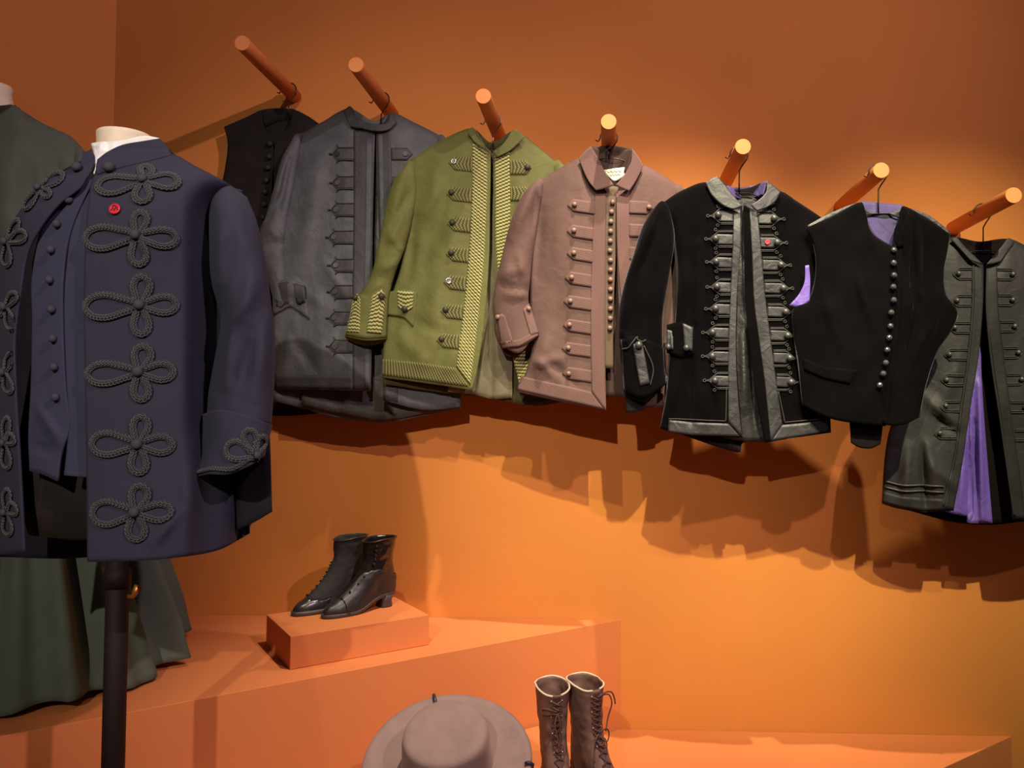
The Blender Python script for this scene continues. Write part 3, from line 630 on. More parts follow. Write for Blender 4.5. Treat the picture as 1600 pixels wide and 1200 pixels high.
def scroll_tab(surf, xr, xt, y, s, yt):
    # s=+1: point to the left. satin tab with cord scrolls and a domed button
    t = tip_tab(g, surf, xr, xt, y, 8, sa, drop=(1 if s > 0 else -1), name='satin_tab', off=.0035)
    button(g, surf, xt + s * 9, y, 5.6, M_bsatin, prof='ball', off=.004, parent=t.obj)
    q = lambda dx, dy: (xt + s * dx, y + dy)
    def loop(cx, cy, r): return [(cx + r * math.cos(a * PI / 4), cy + r * math.sin(a * PI / 4)) for a in range(8)]
    gg = [cord_geo(surf, [(xr, y - 11), q(12, -11), q(1, -1), q(-5, 0)], .9, .0035, sm=False), cord_geo(surf, [(xr, y + 11), q(12, 11), q(1, 1), q(-5, 0)], .9, .0035, sm=False),
          cord_geo(surf, [(xr, y - 13), q(13, -13)], .7, .003), cord_geo(surf, [(xr, y + 13), q(13, 13)], .7, .003)]
    for (lx, ly) in (q(-6, 0), q(9, -14.5), q(9, 14.5)): gg.append(cord_geo(surf, loop(lx, ly, 2.4), .9, .0035, closed=True))
    v, f, u = join_geo(gg); mesh_obj('scroll_cord', v, f, M_cordblack, t.obj, u)
for k, (x, y) in enumerate([(1121, 338), (1118, 374), (1119, 410), (1120, 449), (1118, 483), (1113.5, 520), (1113, 557), (1116, 595)]):
    scroll_tab(h1, [1146, 1146, 1144, 1142, 1141, 1139, 1139, 1139][k], x - 9, y, 1, 0)
for k, (x, y) in enumerate([(1209, 343), (1213, 380), (1219, 415), (1222.5, 451), (1226, 488), (1229, 525), (1232, 560), (1234.5, 597.5)]):
    scroll_tab(h2, [1184, 1188, 1191, 1194, 1199, 1203, 1208, 1213][k], x + 9, y, -1, 0)
v, f, u = join_geo([cord_geo(h1, [(1045, 654), (1134, 658), (1135, 606)], .8, .003, sm=False), cord_geo(h2, [(1216, 612), (1226, 660), (1290, 654)], .8, .003, sm=False)]); mesh_obj('edge_cord', v, f, M_cordblack, g, u)
button(g, h2, 1198.5, 379, 4, M_red, name='enamel_pin', prof='flat', off=.005, label='tiny red round pin')
for (a, b, xs) in (((1067, 505), (1083, 512), (1070, 547, 1082, 549)), ((1046, 516), (1053, 518), (1046, 546, 1053, 547))):
    st = applique(g, 'pocket_strap', h1, [a, b], [(xs[0], xs[1]), (xs[2], xs[3])], [], [], sa, .010, nu=5, nv=8)
    button(g, st, (xs[0] + xs[2]) / 2 - 3, xs[1] - 3, 5.2, M_bsatin, prof='ball', off=.001, parent=st.obj)
applique(g, 'pocket_flap', h1, [(1044, 508), (1066, 502), (1084, 510)], [(1044, 552), (1066, 560), (1084, 552)], [], [], lk, .006, nu=12, nv=8)

# ---- 6: black velvet waistcoat
Y = HY[5]
g = thing('waistcoat', 'black velvet waistcoat with sparkling cut buttons and purple lining', 'waistcoat', PY(1385, 665, Y))
fL = [((1432, 330), (1438, 460), 6, .010), ((1448, 360), (1440, 480), 6, -.006), ((1475, 430), (1455, 520), 7, .009), ((1340, 430), (1355, 490), 6, .006), ((1285, 450), (1310, 540), 9, .005), ((1462, 500), (1430, 560), 8, .006)]
i1 = panel(g, 'front_panel', [(1259, 356), (1300, 338), (1346, 316), (1352, 338), (1366, 366), (1396, 386)], [(1254, 634), (1294, 653), (1326, 660), (1384, 666)], [(1271, 382), (1275, 411), (1272, 444), (1262, 470), (1240, 482), (1240, 520), (1248, 580)], [(1401, 400), (1402, 440), (1400, 480), (1396, 520), (1390, 570), (1383, 610)], lk, Y, side_front(.028), folds=fL, seed=15., nu=50, nv=60, rip=.003)
i2 = panel(g, 'front_panel', [(1396, 388), (1420, 372), (1422, 345), (1411, 322), (1450, 342), (1485, 366)], [(1376, 664), (1410, 664), (1437, 652)], [(1398, 440), (1396, 480), (1392, 520), (1386, 570), (1378, 610)], [(1481, 394), (1475, 430), (1480, 462), (1497, 488), (1488, 515), (1466, 548), (1448, 600)], lk, Y, side_front(.026, 'right'), folds=fL, seed=16., nu=44, nv=60, rip=.003)
panel(g, 'back_panel', [(1262, 352), (1300, 332), (1344, 317), (1352, 328), (1380, 334), (1408, 328), (1413, 324), (1450, 336), (1485, 362)], [(1254, 634), (1300, 650), (1328, 655), (1380, 660), (1437, 652)], [(1271, 382), (1275, 411), (1272, 444), (1262, 470), (1240, 482), (1240, 520), (1248, 580)], [(1481, 394), (1475, 430), (1480, 462), (1496, 488), (1486, 515), (1464, 548), (1446, 600)], LOOKS['satin'], Y, lambda u, v: -.014 * math.sin(u * PI) ** .5 * dome(v), nu=50)
panel(g, 'back_tail', [(1327, 640), (1382, 645)], [(1330, 692), (1342, 699), (1360, 701), (1376, 694)], [], [], LOOKS['deep'], Y, lambda u, v: -.010, nu=14, nv=14, rip=.002)
panel(g, 'neck_lining', [(1346, 314), (1375, 317), (1410, 320)], [(1384, 384), (1396, 390), (1408, 384)], [(1353, 342), (1368, 370)], [(1420, 345), (1421, 372)], LOOKS['purpledark'], Y, lambda u, v: -.008, nu=20, nv=16, rip=.003)
panel(g, 'collar', [(1404, 345), (1410, 322), (1420, 332)], [(1396, 372), (1404, 386), (1424, 374)], [(1398, 358)], [(1425, 352)], lk, Y - .012, lambda u, v: .010 * v, nu=10, nv=12, rip=0)
panel(g, 'armhole_lining', [(1258, 415), (1264, 414)], [(1233, 477), (1250, 480), (1265, 470)], [(1257, 440), (1248, 460)], [(1266, 440)], LOOKS['purple'], Y, lambda u, v: .002 + .004 * u, nu=8, nv=14, rip=.002, sm=True, thick=.002)
applique(g, 'front_edge', i1, [(1398, 388), (1404, 388)], [(1378, 660), (1384, 664)], [(1401, 440), (1398, 500), (1388, 580)], [(1406, 440), (1404, 490), (1393, 580)], lk, .004, nu=4, nv=40, sm=True)
applique(g, 'pocket_flap', i1, [(1255, 560), (1290, 574), (1338, 578)], [(1257, 578), (1290, 592), (1328, 600)], [], [], lk, .004, nu=14, nv=5)
for (x, y) in [(1394.6, 393), (1395, 412), (1396, 431), (1395, 449), (1395.5, 469.5), (1391.5, 489), (1390, 510), (1388, 528), (1385, 547), (1383, 567), (1379, 584), (1373, 602)]:
    button(g, i1, x, y, 4.9, M_bjet, prof='facet', off=.004)

# ---- 7: black jacket with purple lining
Y = HY[6]
g = thing('jacket', 'black silk jacket with vivid purple lining showing at its opening, at the far right', 'jacket', PY(1530, 815, Y))
lk = LOOKS['blacksilk']; bd = LOOKS['blackband']
fL = [((1445, 620), (1490, 660), 8, .008), ((1460, 650), (1500, 680), 6, -.006), ((1450, 700), (1470, 790), 10, .008), ((1440, 700), (1445, 790), 5, -.010), ((1460, 730), (1490, 760), 7, .006), ((1420, 700), (1415, 780), 10, .008), ((1500, 560), (1470, 640), 12, .005)]
j1 = panel(g, 'front_panel', [(1452, 385), (1475, 374), (1494, 371), (1504, 388), (1520, 404), (1536, 412)], [(1378, 787), (1400, 794), (1440, 800), (1490, 798)], [(1444, 440), (1446, 520), (1428, 600), (1395, 660), (1384, 710)], [(1535, 470), (1530, 550), (1515, 640), (1504, 720)], lk, Y, side_front(.034), folds=fL, seed=17., nu=50, nv=64)
j2 = panel(g, 'front_panel', [(1541, 412), (1560, 400), (1576, 374), (1615, 392), (1655, 418)], [(1583, 812), (1640, 816), (1720, 800)], [(1540, 470), (1547, 550), (1560, 640), (1574, 730)], [(1672, 500), (1672, 580), (1690, 660)], lk, Y, side_front(.032, 'right'), seed=18., nu=40, nv=60)
panel(g, 'back_panel', [(1452, 385), (1475, 374), (1494, 371), (1530, 378), (1576, 374), (1615, 392), (1655, 418)], [(1379, 786), (1450, 806), (1490, 816), (1550, 820), (1588, 816), (1720, 802)], [(1444, 440), (1446, 520), (1428, 600), (1395, 660), (1384, 710)], [(1672, 500), (1672, 580), (1690, 660)], LOOKS['deep'], Y, lambda u, v: -.024 * math.sin(u * PI) ** .5 * dome(v), nu=50)
panel(g, 'lining', [(1500, 470), (1528, 475), (1534, 478)], [(1470, 797), (1500, 806), (1520, 808), (1512, 816), (1551, 818)], [(1490, 640)], [(1533, 560), (1537, 640), (1543, 720)], LOOKS['purple'], Y, lambda u, v: -.014 + .010 * v, folds=[((1530, 600), (1535, 810), 6, .012), ((1515, 700), (1517, 806), 5, -.012), ((1522, 660), (1528, 810), 3, -.008), ((1505, 720), (1500, 800), 5, .006)], nu=40, nv=50, rip=.004)
panel(g, 'neck_lining', [(1492, 374), (1530, 380), (1578, 374)], [(1515, 410), (1538, 420), (1562, 408)], [], [], LOOKS['deep'], Y, lambda u, v: -.012 * math.sin(u * PI), nu=20, nv=10, rip=0)
panel(g, 'collar', [(1486, 374), (1494, 370), (1502, 380)], [(1516, 406), (1526, 410), (1536, 413)], [], [], lk, Y - .026, lambda u, v: .010 * v, nu=8, nv=14, rip=0)
panel(g, 'collar', [(1567, 382), (1576, 372), (1586, 378)], [(1541, 413), (1552, 412), (1564, 408)], [], [], lk, Y - .026, lambda u, v: .010 * v, nu=8, nv=14, rip=0)
tubed(g, 'sleeve', [(1442, 392), (1452, 384), (1464, 394)], [(1418, 690), (1462, 694)], [(1430, 480), (1424, 600)], [(1470, 480), (1466, 600)], lk, Y + .018, t=.018)
tubed(g, 'sleeve', [(1646, 422), (1658, 414), (1672, 426)], [(1700, 720), (1752, 712)], [(1662, 520), (1684, 620)], [(1712, 520), (1738, 620)], lk, Y, t=.03)
applique(g, 'front_band', j1, [(1522, 408), (1536, 414)], [(1474, 796), (1489, 798)], [(1521, 480), (1514, 560), (1503, 640), (1494, 710)], [(1535, 480), (1528, 560), (1515, 640), (1505, 710)], bd, .004, nu=6, nv=50, sm=True)
applique(g, 'front_band', j2, [(1541, 413), (1557, 406)], [(1585, 811), (1601, 812)], [(1541, 480), (1550, 560), (1562, 640), (1574, 730)], [(1559, 480), (1568, 560), (1578, 640), (1591, 730)], bd, .004, nu=6, nv=50, sm=True)
v, f, u = join_geo([cord_geo(j1, [(1520, 412), (1519, 480), (1512, 560), (1501, 640), (1492, 710), (1473, 790)], 1.6, .003), cord_geo(j2, [(1542, 420), (1541, 480), (1548, 560), (1560, 640), (1573, 730), (1584, 805)], 1.6, .003)]); mesh_obj('edge_cord', v, f, M_bblack, g, u)
for yy in (0, 9):
    cord(g, 'hem_cord', j1, [(1384, 752 + yy), (1410, 758 + yy), (1440, 758 + yy), (1474, 760 + yy)], 1.3, M_bgrey, .003)
applique(g, 'hem_band', j1, [(1381, 768), (1410, 776), (1440, 778), (1476, 780)], [(1379, 785), (1410, 793), (1440, 798), (1474, 797)], [], [], bd, .003, nu=30, nv=4)
def outline_tab(surf, xr, xt, y, hh, s, bxx):
    q = lambda dx, dy: (xt + s * dx, y + dy)
    gg = []
    for k in (0, 2.8):
        gg.append(cord_geo(surf, [(xr, y - hh + k), q(9, -hh + k), q(k, -1), q(k, 1), q(9, hh - k), (xr, y + hh - k)], .9, .0022, sm=False))
    v, f, u = join_geo(gg); o = mesh_obj('corded_tab', v, f, M_cordblack, g, u)
    button(g, surf, bxx, y, 4.2, M_bsatin, prof='ball', off=.001, parent=o)
for k, (x, y) in enumerate([(1497, 428), (1495, 470), (1491, 512), (1483, 554), (1479, 594), (1476, 635), (1467.5, 677)]):
    outline_tab(j1, [1520, 1519, 1517, 1512, 1506, 1500, 1494][k], x - 8, y, 9, 1, x)
for k, (x, y) in enumerate([(1581, 429), (1581, 469), (1584, 510), (1590, 551), (1595, 593), (1600, 636), (1606, 680)]):
    outline_tab(j2, [1558, 1559, 1563, 1568, 1573, 1579, 1586][k], x + 8, y, 9, -1, x)

# ------------------------------------------------------------------ navy jacket on a dress form
M_navy = fabric('navy wool', (53, 53, 70), rough=.9, sheen=.2, spec=.2, vary=.06, weave=1800)
M_navyw = fabric('navy waistcoat cloth', (60, 61, 83), rough=.9, sheen=.2, spec=.2, vary=.08, weave=1800, wrinkle=.1)
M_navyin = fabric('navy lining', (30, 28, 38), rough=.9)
M_navyb = plain('navy covered button', (58, 58, 70), rough=.8)
M_braid = striped('black soutache braid', (38, 40, 44), (84, 87, 92), .0040, zig=.8, zigp=.006, duty=.5, soft=.25, rough=.55, bump=.9)
M_form = fabric('dark form cover', (40, 34, 32), rough=.95)
M_linen = fabric('white linen', (235, 238, 236), rough=.8, vary=.04, wrinkle=.15)
M_cream = plain('cream wood', (226, 214, 188), rough=.6)
M_pole = plain('dark bronze pole', (30, 19, 17), rough=.7, spec=.3)
YN = -1.13
def nd_off(px, py):
    w = 205. if px > 165 else 190.
    t = clamp(abs(px - 165) / w); b = .155 * math.sqrt(max(0, 1 - t * t))
    b -= .075 * smooth(282, 338, px) * smooth(270, 340, py) * (1 - .75 * smooth(640, 800, py))
    return b * (.35 + .65 * dome(clamp((py - 235) / 130.), 1.)) * (1 + .05 * smooth(400, 850, py))
def npanel(g, name, top, bot, lm, rm, mat, lift=0., folds=(), nu=40, nv=60, thick=.004, rip=.003, seed=0., back=False, parent=None, extra=None):
    c = Coons(top, bot, lm, rm); vs = []; fs = []
    for j in range(nv + 1):
        for i in range(nu + 1):
            p = c(i / nu, j / nv); o = nd_off(p.x, p.y)
            o = -o * .8 if back else o + lift + fold_sum(folds, p) + ripple(p.x, p.y, rip, 60, 150, seed)
            if extra: o += extra(i / nu, j / nv)
            vs.append(PY(p.x, p.y, YN - o))
    for j in range(nv):
        for i in range(nu):
            a = j * (nu + 1) + i; fs.append((a, a + nu + 1, a + nu + 2, a + 1))
    W = (vs[nu] - vs[0]).length; H = (vs[nv * (nu + 1)] - vs[0]).length
    o = mesh_obj(name, vs, fs, mat, parent or g, [(i / nu * W, j / nv * H) for j in range(nv + 1) for i in range(nu + 1)])
    md = o.modifiers.new('thickness', 'SOLIDIFY'); md.thickness = thick; md.offset = -1
    return Surf(o, vs, fs, YN)
base = PY(185, 880, YN); base.z = ZL
g = thing('dress_form', 'dress form on a dark upright pole wearing the navy jacket', 'mannequin', base)
pz = PY(185, 860, YN); pz2 = Vector((pz.x, pz.y, ZL + .012))
tube('pole', [pz2, Vector((pz.x, pz.y, pz.z + .10))], .0195, M_pole, g, n=24)
tube('collar_ring', [Vector((pz.x, pz.y, PY(181, 917, YN).z)), Vector((pz.x, pz.y, PY(181, 886, YN).z))], .0225, M_pole, g, n=24)
kz = PY(181, 932, YN).z
tube('wing_screw', [Vector((pz.x + .02, pz.y, kz)), Vector((pz.x + .030, pz.y, kz)), Vector((pz.x + .033, pz.y, kz + .006)), Vector((pz.x + .040, pz.y, kz + .020))], [.004, .004, .006, .008], plain('brass', (196, 120, 60), rough=.4, metal=.7), g, n=8, flat=.5)  # orange light falling on the screw is put into its metal colour
v, f = lathe_geo([(.17, 0), (.17, .008), (.15, .013), (.03, .016), (.026, .03)], 40, Matrix.Translation(Vector((pz.x, pz.y, ZL + .0005)))); mesh_obj('base_plate', v, f, M_pole, g)
def ringbody(name, rows, mat, g, n=36, cap=True):
    vs = []; fs = []
    for (cx, cy, z, a, b, rot) in rows:
        for k in range(n):
            t = 2 * PI * k / n; x = a * math.cos(t); y = b * math.sin(t)
            vs.append(Vector((cx + x * math.cos(rot) - y * math.sin(rot), cy + x * math.sin(rot) + y * math.cos(rot), z)))
    for j in range(len(rows) - 1):
        for k in range(n): fs.append((j * n + k, j * n + (k + 1) % n, (j + 1) * n + (k + 1) % n, (j + 1) * n + k))
    if cap: fs.append(tuple(range(n))[::-1]); fs.append(tuple((len(rows) - 1) * n + k for k in range(n)))
    return mesh_obj(name, vs, fs, mat, g)
def zrow(px, py, a, b, dy=0.):
    p = PY(px, py, YN + dy); return (p.x, p.y, p.z, a, b, .25)
ringbody('torso', [zrow(170, 835, .08, .07), zrow(165, 828, .125, .085), zrow(160, 780, .135, .09), zrow(160, 700, .14, .085), zrow(165, 560, .12, .08), zrow(170, 420, .125, .09), zrow(185, 320, .12, .07), zrow(192, 275, .06, .05), zrow(195, 256, .047, .045)], M_form, g)
ringbody('neck_cap', [zrow(193, 252, .049, .048), zrow(195, 228, .047, .0455), zrow(195, 217, .0475, .046), zrow(195, 212, .0475, .046), zrow(195, 210.5, .046, .044)], M_cream, g)

# linen collar
g = thing('collar_insert', 'crumpled white linen collar inside the navy jacket neck', 'collar', PY(190, 260, YN))
npanel(g, 'collar_wrap', [(142, 224), (152, 222), (190, 219), (225, 212), (250, 216)], [(140, 268), (150, 272), (175, 262), (220, 250), (262, 244)], [(147, 246), (139, 262)], [(256, 228)], M_linen, -.008, folds=[((160, 222), (152, 250), 5, .008), ((145, 235), (158, 240), 4, -.006), ((180, 222), (170, 245), 6, .006)], nu=30, nv=14, rip=.004, thick=.002)

# the waistcoat under the jacket
g = thing('waistcoat', 'navy waistcoat with covered buttons worn under the frogged navy jacket', 'waistcoat', PY(95, 745, YN - .1))
w2 = npanel(g, 'front_panel', [(148, 278), (170, 268), (200, 262)], [(100, 742), (130, 746), (200, 750)], [(118, 330), (103, 380), (99, 440), (100, 520), (103, 600), (107, 660)], [(205, 400), (200, 600)], M_navyw, -.016, seed=31.)
w1 = npanel(g, 'front_panel', [(120, 288), (134, 280), (147, 280)], [(46, 736), (68, 742), (89, 752)], [(70, 350), (50, 430), (50, 500), (48, 600), (44, 680)], [(124, 322), (106, 372), (98, 430), (97, 500), (101, 600), (107, 668), (94, 712)], M_navyw, -.010, seed=30., folds=[((60, 640), (95, 690), 7, .006), ((55, 700), (85, 705), 6, -.004)])
for (x, y) in [(131, 284), (111, 314), (92, 351), (83, 391), (81, 438), (84, 484), (86, 529.5), (88, 574), (90, 621)]:
    button(g, w1, x, y, 6.6, M_navyb, prof='ball', off=0)
npanel(g, 'hem', [(100, 736), (135, 739)], [(100, 743), (135, 746)], [], [], M_navyw, -.013, nu=8, nv=3, rip=0)

# the jacket
g = thing('jacket', 'navy frogged jacket with looped black braid on the dress form', 'jacket', PY(240, 875, YN))
fJ = [((250, 300), (240, 420), 30, .006), ((280, 800), (240, 850), 8, .006), ((300, 700), (290, 860), 16, .008)]
n1 = npanel(g, 'front_panel', [(150, 264), (180, 261), (225, 250), (267, 240), (310, 262), (345, 280), (378, 300)], [(136, 878), (200, 877), (260, 873), (340, 860), (389, 834)], [(140, 300), (133, 380), (131, 480), (133, 620), (135, 750)], [(352, 380), (352, 520), (375, 640), (391, 740)], M_navy, 0., folds=fJ, nu=64, nv=90, seed=20., rip=.002)
n2 = npanel(g, 'front_panel', [(-8, 395), (30, 330), (70, 285), (112, 262), (141, 250)], [(-14, 866), (10, 866), (37, 862)], [(-14, 500), (-14, 600), (-14, 720)], [(128, 288), (92, 318), (62, 356), (42, 395), (32, 450), (22, 530), (24, 620), (28, 690), (32, 760)], M_navy, .006, nu=40, nv=80, seed=21., rip=.002)
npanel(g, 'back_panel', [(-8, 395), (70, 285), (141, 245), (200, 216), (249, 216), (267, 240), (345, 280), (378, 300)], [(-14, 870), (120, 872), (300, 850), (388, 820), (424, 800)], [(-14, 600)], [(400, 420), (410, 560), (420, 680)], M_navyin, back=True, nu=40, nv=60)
npanel(g, 'side_panel', [(352, 520), (380, 515)], [(380, 840), (402, 808), (424, 800)], [(372, 640), (388, 740)], [(410, 640), (416, 720)], M_navy, 0., nu=14, nv=40, extra=lambda u, v: -.10 * u - .02)
npanel(g, 'collar', [(152, 249), (168, 237), (192, 226), (225, 220), (250, 216)], [(151, 272), (180, 263), (225, 252), (268, 241)], [(150, 260)], [(259, 226)], M_navy, .004, nu=36, nv=14, rip=.001, extra=lambda u, v: .012 * (1 - v) * (1 - u))
npanel(g, 'collar', [(130, 238), (136, 236), (143, 232)], [(118, 284), (126, 286), (138, 272)], [], [(147, 248), (142, 264)], M_navy, .004, nu=10, nv=14, rip=.001)
fS = [((345, 330), (340, 440), 12, 0.0099), ((372, 330), (392, 520), 14, 0.0055), ((350, 520), (400, 440), 12, 0.0088), ((395, 520), (372, 620), 9, -0.0099), ((365, 500), (352, 600), 9, 0.0077), ((415, 500), (400, 620), 12, 0.0077), ((335, 460), (350, 520), 9, -0.0055), ((330, 330), (322, 420), 8, -0.0066), ((358, 308), (360, 350), 5, 0.0033), ((385, 400), (372, 470), 9, -0.0055)]
def nsl(name, top, bot, lm, rm, t, folds=(), Yc=YN - .02, drop=0., closed_top=True, lean=0., nv=60, n=40, seed=0.):
    return tubed(g, name, top, bot, lm, rm, M_navy, Yc, t=t, folds=folds, n=n, nv=nv, thick=.004, rip=.006, seed=seed, drop=drop, topround=.22, closed_top=closed_top, lean=lean)
n3 = nsl('sleeve', [(322, 316), (350, 288), (386, 308)], [(322, 652), (370, 658), (424, 664)], [(325, 380), (330, 440), (344, 500), (335, 560), (326, 610)], [(401, 345), (413, 400), (422, 460), (430, 540), (428, 610)], .062, fS, seed=22., lean=.02)
nsl('sleeve', [(-58, 352), (-36, 338), (-12, 372)], [(-112, 700), (-70, 712), (-34, 704)], [(-84, 420), (-104, 560)], [(-14, 440), (-24, 580)], .055, Yc=YN + .03, seed=24.)
n4 = nsl('cuff', [(314, 648), (340, 640), (375, 646), (426, 664)], [(298, 747), (322, 741), (356, 741), (394, 726), (414, 712)], [(314, 680), (311, 715)], [(422, 680), (417, 697)], .078, Yc=YN - .04, drop=34, closed_top=False, lean=.015, nv=24, seed=23.)
MB = M_braid
def frog(cx, cy, loops, surf, rpx=5.5, name='frog_braid', bmat=M_navyb, br=8.2, boff=.006):
    gg = []
    for (dx, dy, w) in loops:   # each loop leaves the centre, runs out to (dx,dy) and comes back
        L = math.hypot(dx, dy); ux, uy = dx / L, dy / L; nx, ny = -uy, ux
        q = lambda a, b: (cx + ux * a * L + nx * b * w, cy + uy * a * L + ny * b * w)
        for (sc, rr) in ((1., 1.),):
            gg.append(cord_geo(surf, [q(.02, -.25), q(.30, -.62), q(.62, -1.), q(.88, -.78), q(1., 0), q(.88, .78), q(.62, 1.), q(.30, .62), q(.02, .25)], rpx, .003, .40, n=10))
            gg.append(cord_geo(surf, [q(.04, -.25), q(.30, -.62), q(.62, -1.), q(.88, -.78), q(1., 0), q(.88, .78), q(.62, 1.), q(.30, .62), q(.04, .25)], rpx * .30, .0048, .7, n=5))
    v, f, u = join_geo(gg); o = mesh_obj(name, v, f, MB, g, u)
    button(g, surf, cx, cy, br, bmat, prof='dome', off=boff, parent=o)
    return o
frog(225, 283, [(-71, 11, 13), (54, 2, 11), (7, -22, 10), (-2, 34, 12)], n1)
frog(215, 368, [(-80, 6, 17), (60, 6, 13), (9, -36, 11), (5, 46, 12)], n1)
frog(219, 477, [(-84, 3, 18), (57, -1, 13), (5, -45, 13), (4, 46, 12)], n1)
frog(218, 581, [(-80, 4, 16), (53, 0, 13), (9, -40, 13), (5, 44, 12)], n1)
frog(216, 694, [(-71, -1, 17), (54, 1, 13), (7, -43, 12), (3, 45, 12)], n1)
frog(212, 800, [(-66, 2, 18), (58, 0, 13), (11, -41, 13), (3, 43, 13)], n1)
for (x, y, lp) in [(64, 295, [(36, -22, 8), (-24, 32, 6), (16, 12, 6)]), (13, 378, [(30, -12, 9), (18, -34, 6), (0, 38, 7)]), (12, 480, [(15, -22, 7), (10, 36, 7), (-16, 6, 9)]), (10, 582, [(12, -30, 7), (8, 32, 7), (-16, 6, 9)]), (10, 692, [(14, -10, 9), (4, -40, 6), (4, 40, 7)]), (12, 800, [(16, -8, 10), (2, -36, 6), (4, 36, 7)])]:
    frog(x, y, lp, n2, rpx=3.9, br=6.2)
frog(397, 712, [(-42, -12, 14), (-10, -40, 10), (14, -30, 7)], n4, br=6, rpx=4.8)
cord(g, 'cuff_braid', n4, [(300, 742), (330, 733), (362, 733), (390, 716)], 3.4, MB, .003, .6)
cord(g, 'cuff_braid', n4, [(402, 716), (400, 740)], 3.4, MB, .003, .6)
button(g, n1, 173, 266, 9, M_navyb, prof='ball', off=.001)
button(g, n2, 123, 265, 8, M_navyb, prof='ball', off=.001)
button(g, n1, 181, 328, 9, M_red, name='enamel_pin', prof='flat', off=.002, label='round red enamel pin')
for q_ in ([(176, 331), (179, 327), (182, 330)], [(181, 331), (184, 326), (187, 330)], [(178, 325), (182, 323), (185, 325)]): cord(g, 'pin_motif', n1, q_, .8, plain('dark red enamel', (120, 16, 30), rough=.4), .0058)

# ------------------------------------------------------------------ dark green dress on the platform
M_dress = fabric('dark green wool', (84, 92, 82), rough=.95, sheen=.25, spec=.15, vary=.08)
ctr = Vector((-1.62, -.50, 0)); YD = ctr.y
g = thing('dress', 'long dark green dress with a full skirt, standing on the upper platform at far left', 'dress', (ctr.x, ctr.y, ZU + .012))
HEM = [(-180, .42), (-135, .48), (-90, .52), (-62, .52), (-54, .512), (-46, .488), (-42.5, .480), (-41, .500), (-31.5, .512), (-25, .502), (-12, .48), (-3, .470), (1, .452), (14, .40), (25, .385), (30, .425), (36, .40), (60, .37), (90, .36), (130, .37), (160, .39), (180, .42)]
def hemr(a):
    for (a0, r0), (a1, r1) in zip(HEM, HEM[1:]):
        if a0 <= a <= a1: return r0 + (r1 - r0) * (a - a0) / (a1 - a0)
    return .4
vs = []; fs = []; NA = 360; NV = 40; ZT = 1.50
for j in range(NV + 1):
    t = j / NV
    for k in range(NA):
        a = -180 + 360 * k / NA; rh = hemr(a); ar = math.radians(a)
        fold = .5 * math.cos(ar * 17 + .6 + .8 * math.sin(ar * 3)) + .35 * math.cos(ar * 29 + 1.1)
        r = .178 + (rh - .178) * (t ** .86) + .058 * fold * smooth(0, .45, t) * (1 - .25 * smooth(.8, 1, t))
        z = ZT + (ZU + .016 - ZT) * t + .008 * math.cos(ar * 9) * t
        vs.append(Vector((ctr.x + r * math.cos(ar), ctr.y + r * math.sin(ar), z)))
for j in range(NV):
    for k in range(NA): fs.append((j * NA + k, (j + 1) * NA + k, (j + 1) * NA + (k + 1) % NA, j * NA + (k + 1) % NA))
o = mesh_obj('skirt', vs, fs, M_dress, g); md = o.modifiers.new('thickness', 'SOLIDIFY'); md.thickness = .004; md.offset = -1
fD = [((36, 250), (42, 300), 6, -.02), ((82, 235), (84, 300), 6, -.016), ((100, 240), (96, 290), 5, -.012), ((20, 240), (10, 400), 20, .012)]
bod = tubed(g, 'bodice', [(-110, 222), (-60, 192), (-30, 168), (0, 165), (24, 164), (46, 184), (82, 200), (112, 214), (136, 240)], [(-105, 706), (0, 712), (95, 706)], [(-128, 320), (-112, 480)], [(150, 330), (138, 480), (110, 610)], M_dress, YD, t=.13, folds=fD, n=60, nv=60, rip=.01, seed=40., topround=.35)
tubed(g, 'collar', [(-32, 168), (0, 165), (24, 164)], [(-44, 190), (0, 192), (46, 186)], [], [(34, 174)], fabric('dark green collar', (52, 50, 46), rough=.95), YD, t=.065, n=40, nv=8, rip=0, closed_top=False)
tubed(g, 'sleeve', [(104, 234), (122, 230), (140, 244)], [(120, 600), (176, 606)], [(108, 330), (112, 470)], [(166, 340), (176, 480)], M_dress, YD - .02, t=.06, n=36, seed=41., rip=.01)
tubed(g, 'sleeve', [(-122, 240), (-104, 226), (-86, 238)], [(-170, 606), (-116, 600)], [(-150, 340), (-166, 480)], [(-104, 330), (-108, 470)], M_dress, YD - .02, t=.06, n=36, seed=42., rip=.01)
g2 = thing('dress_form', 'cream dress form neck rising from the dark green dress', 'mannequin', (ctr.x, ctr.y, ZU + .012))
def row(px, py, a): 
    p = PY(px, py, YD); return (p.x, p.y, p.z, a, a * .95, 0)
ringbody('neck', [row(-8, 200, .055), row(-8, 165, .046), row(-8, 145, .040), row(-8, 137, .043), row(-8, 134, .040)], M_cream, g2)
p0 = PY(-8, 200, YD)
tube('pole', [Vector((p0.x, p0.y, ZU + .012)), Vector((p0.x, p0.y, p0.z))], .018, M_pole, g2, n=16)
v, f = lathe_geo([(.13, 0), (.13, .008), (.11, .012), (.03, .014)], 32, Matrix.Translation(Vector((p0.x, p0.y, ZU + .0005)))); mesh_obj('base_plate', v, f, M_pole, g2)

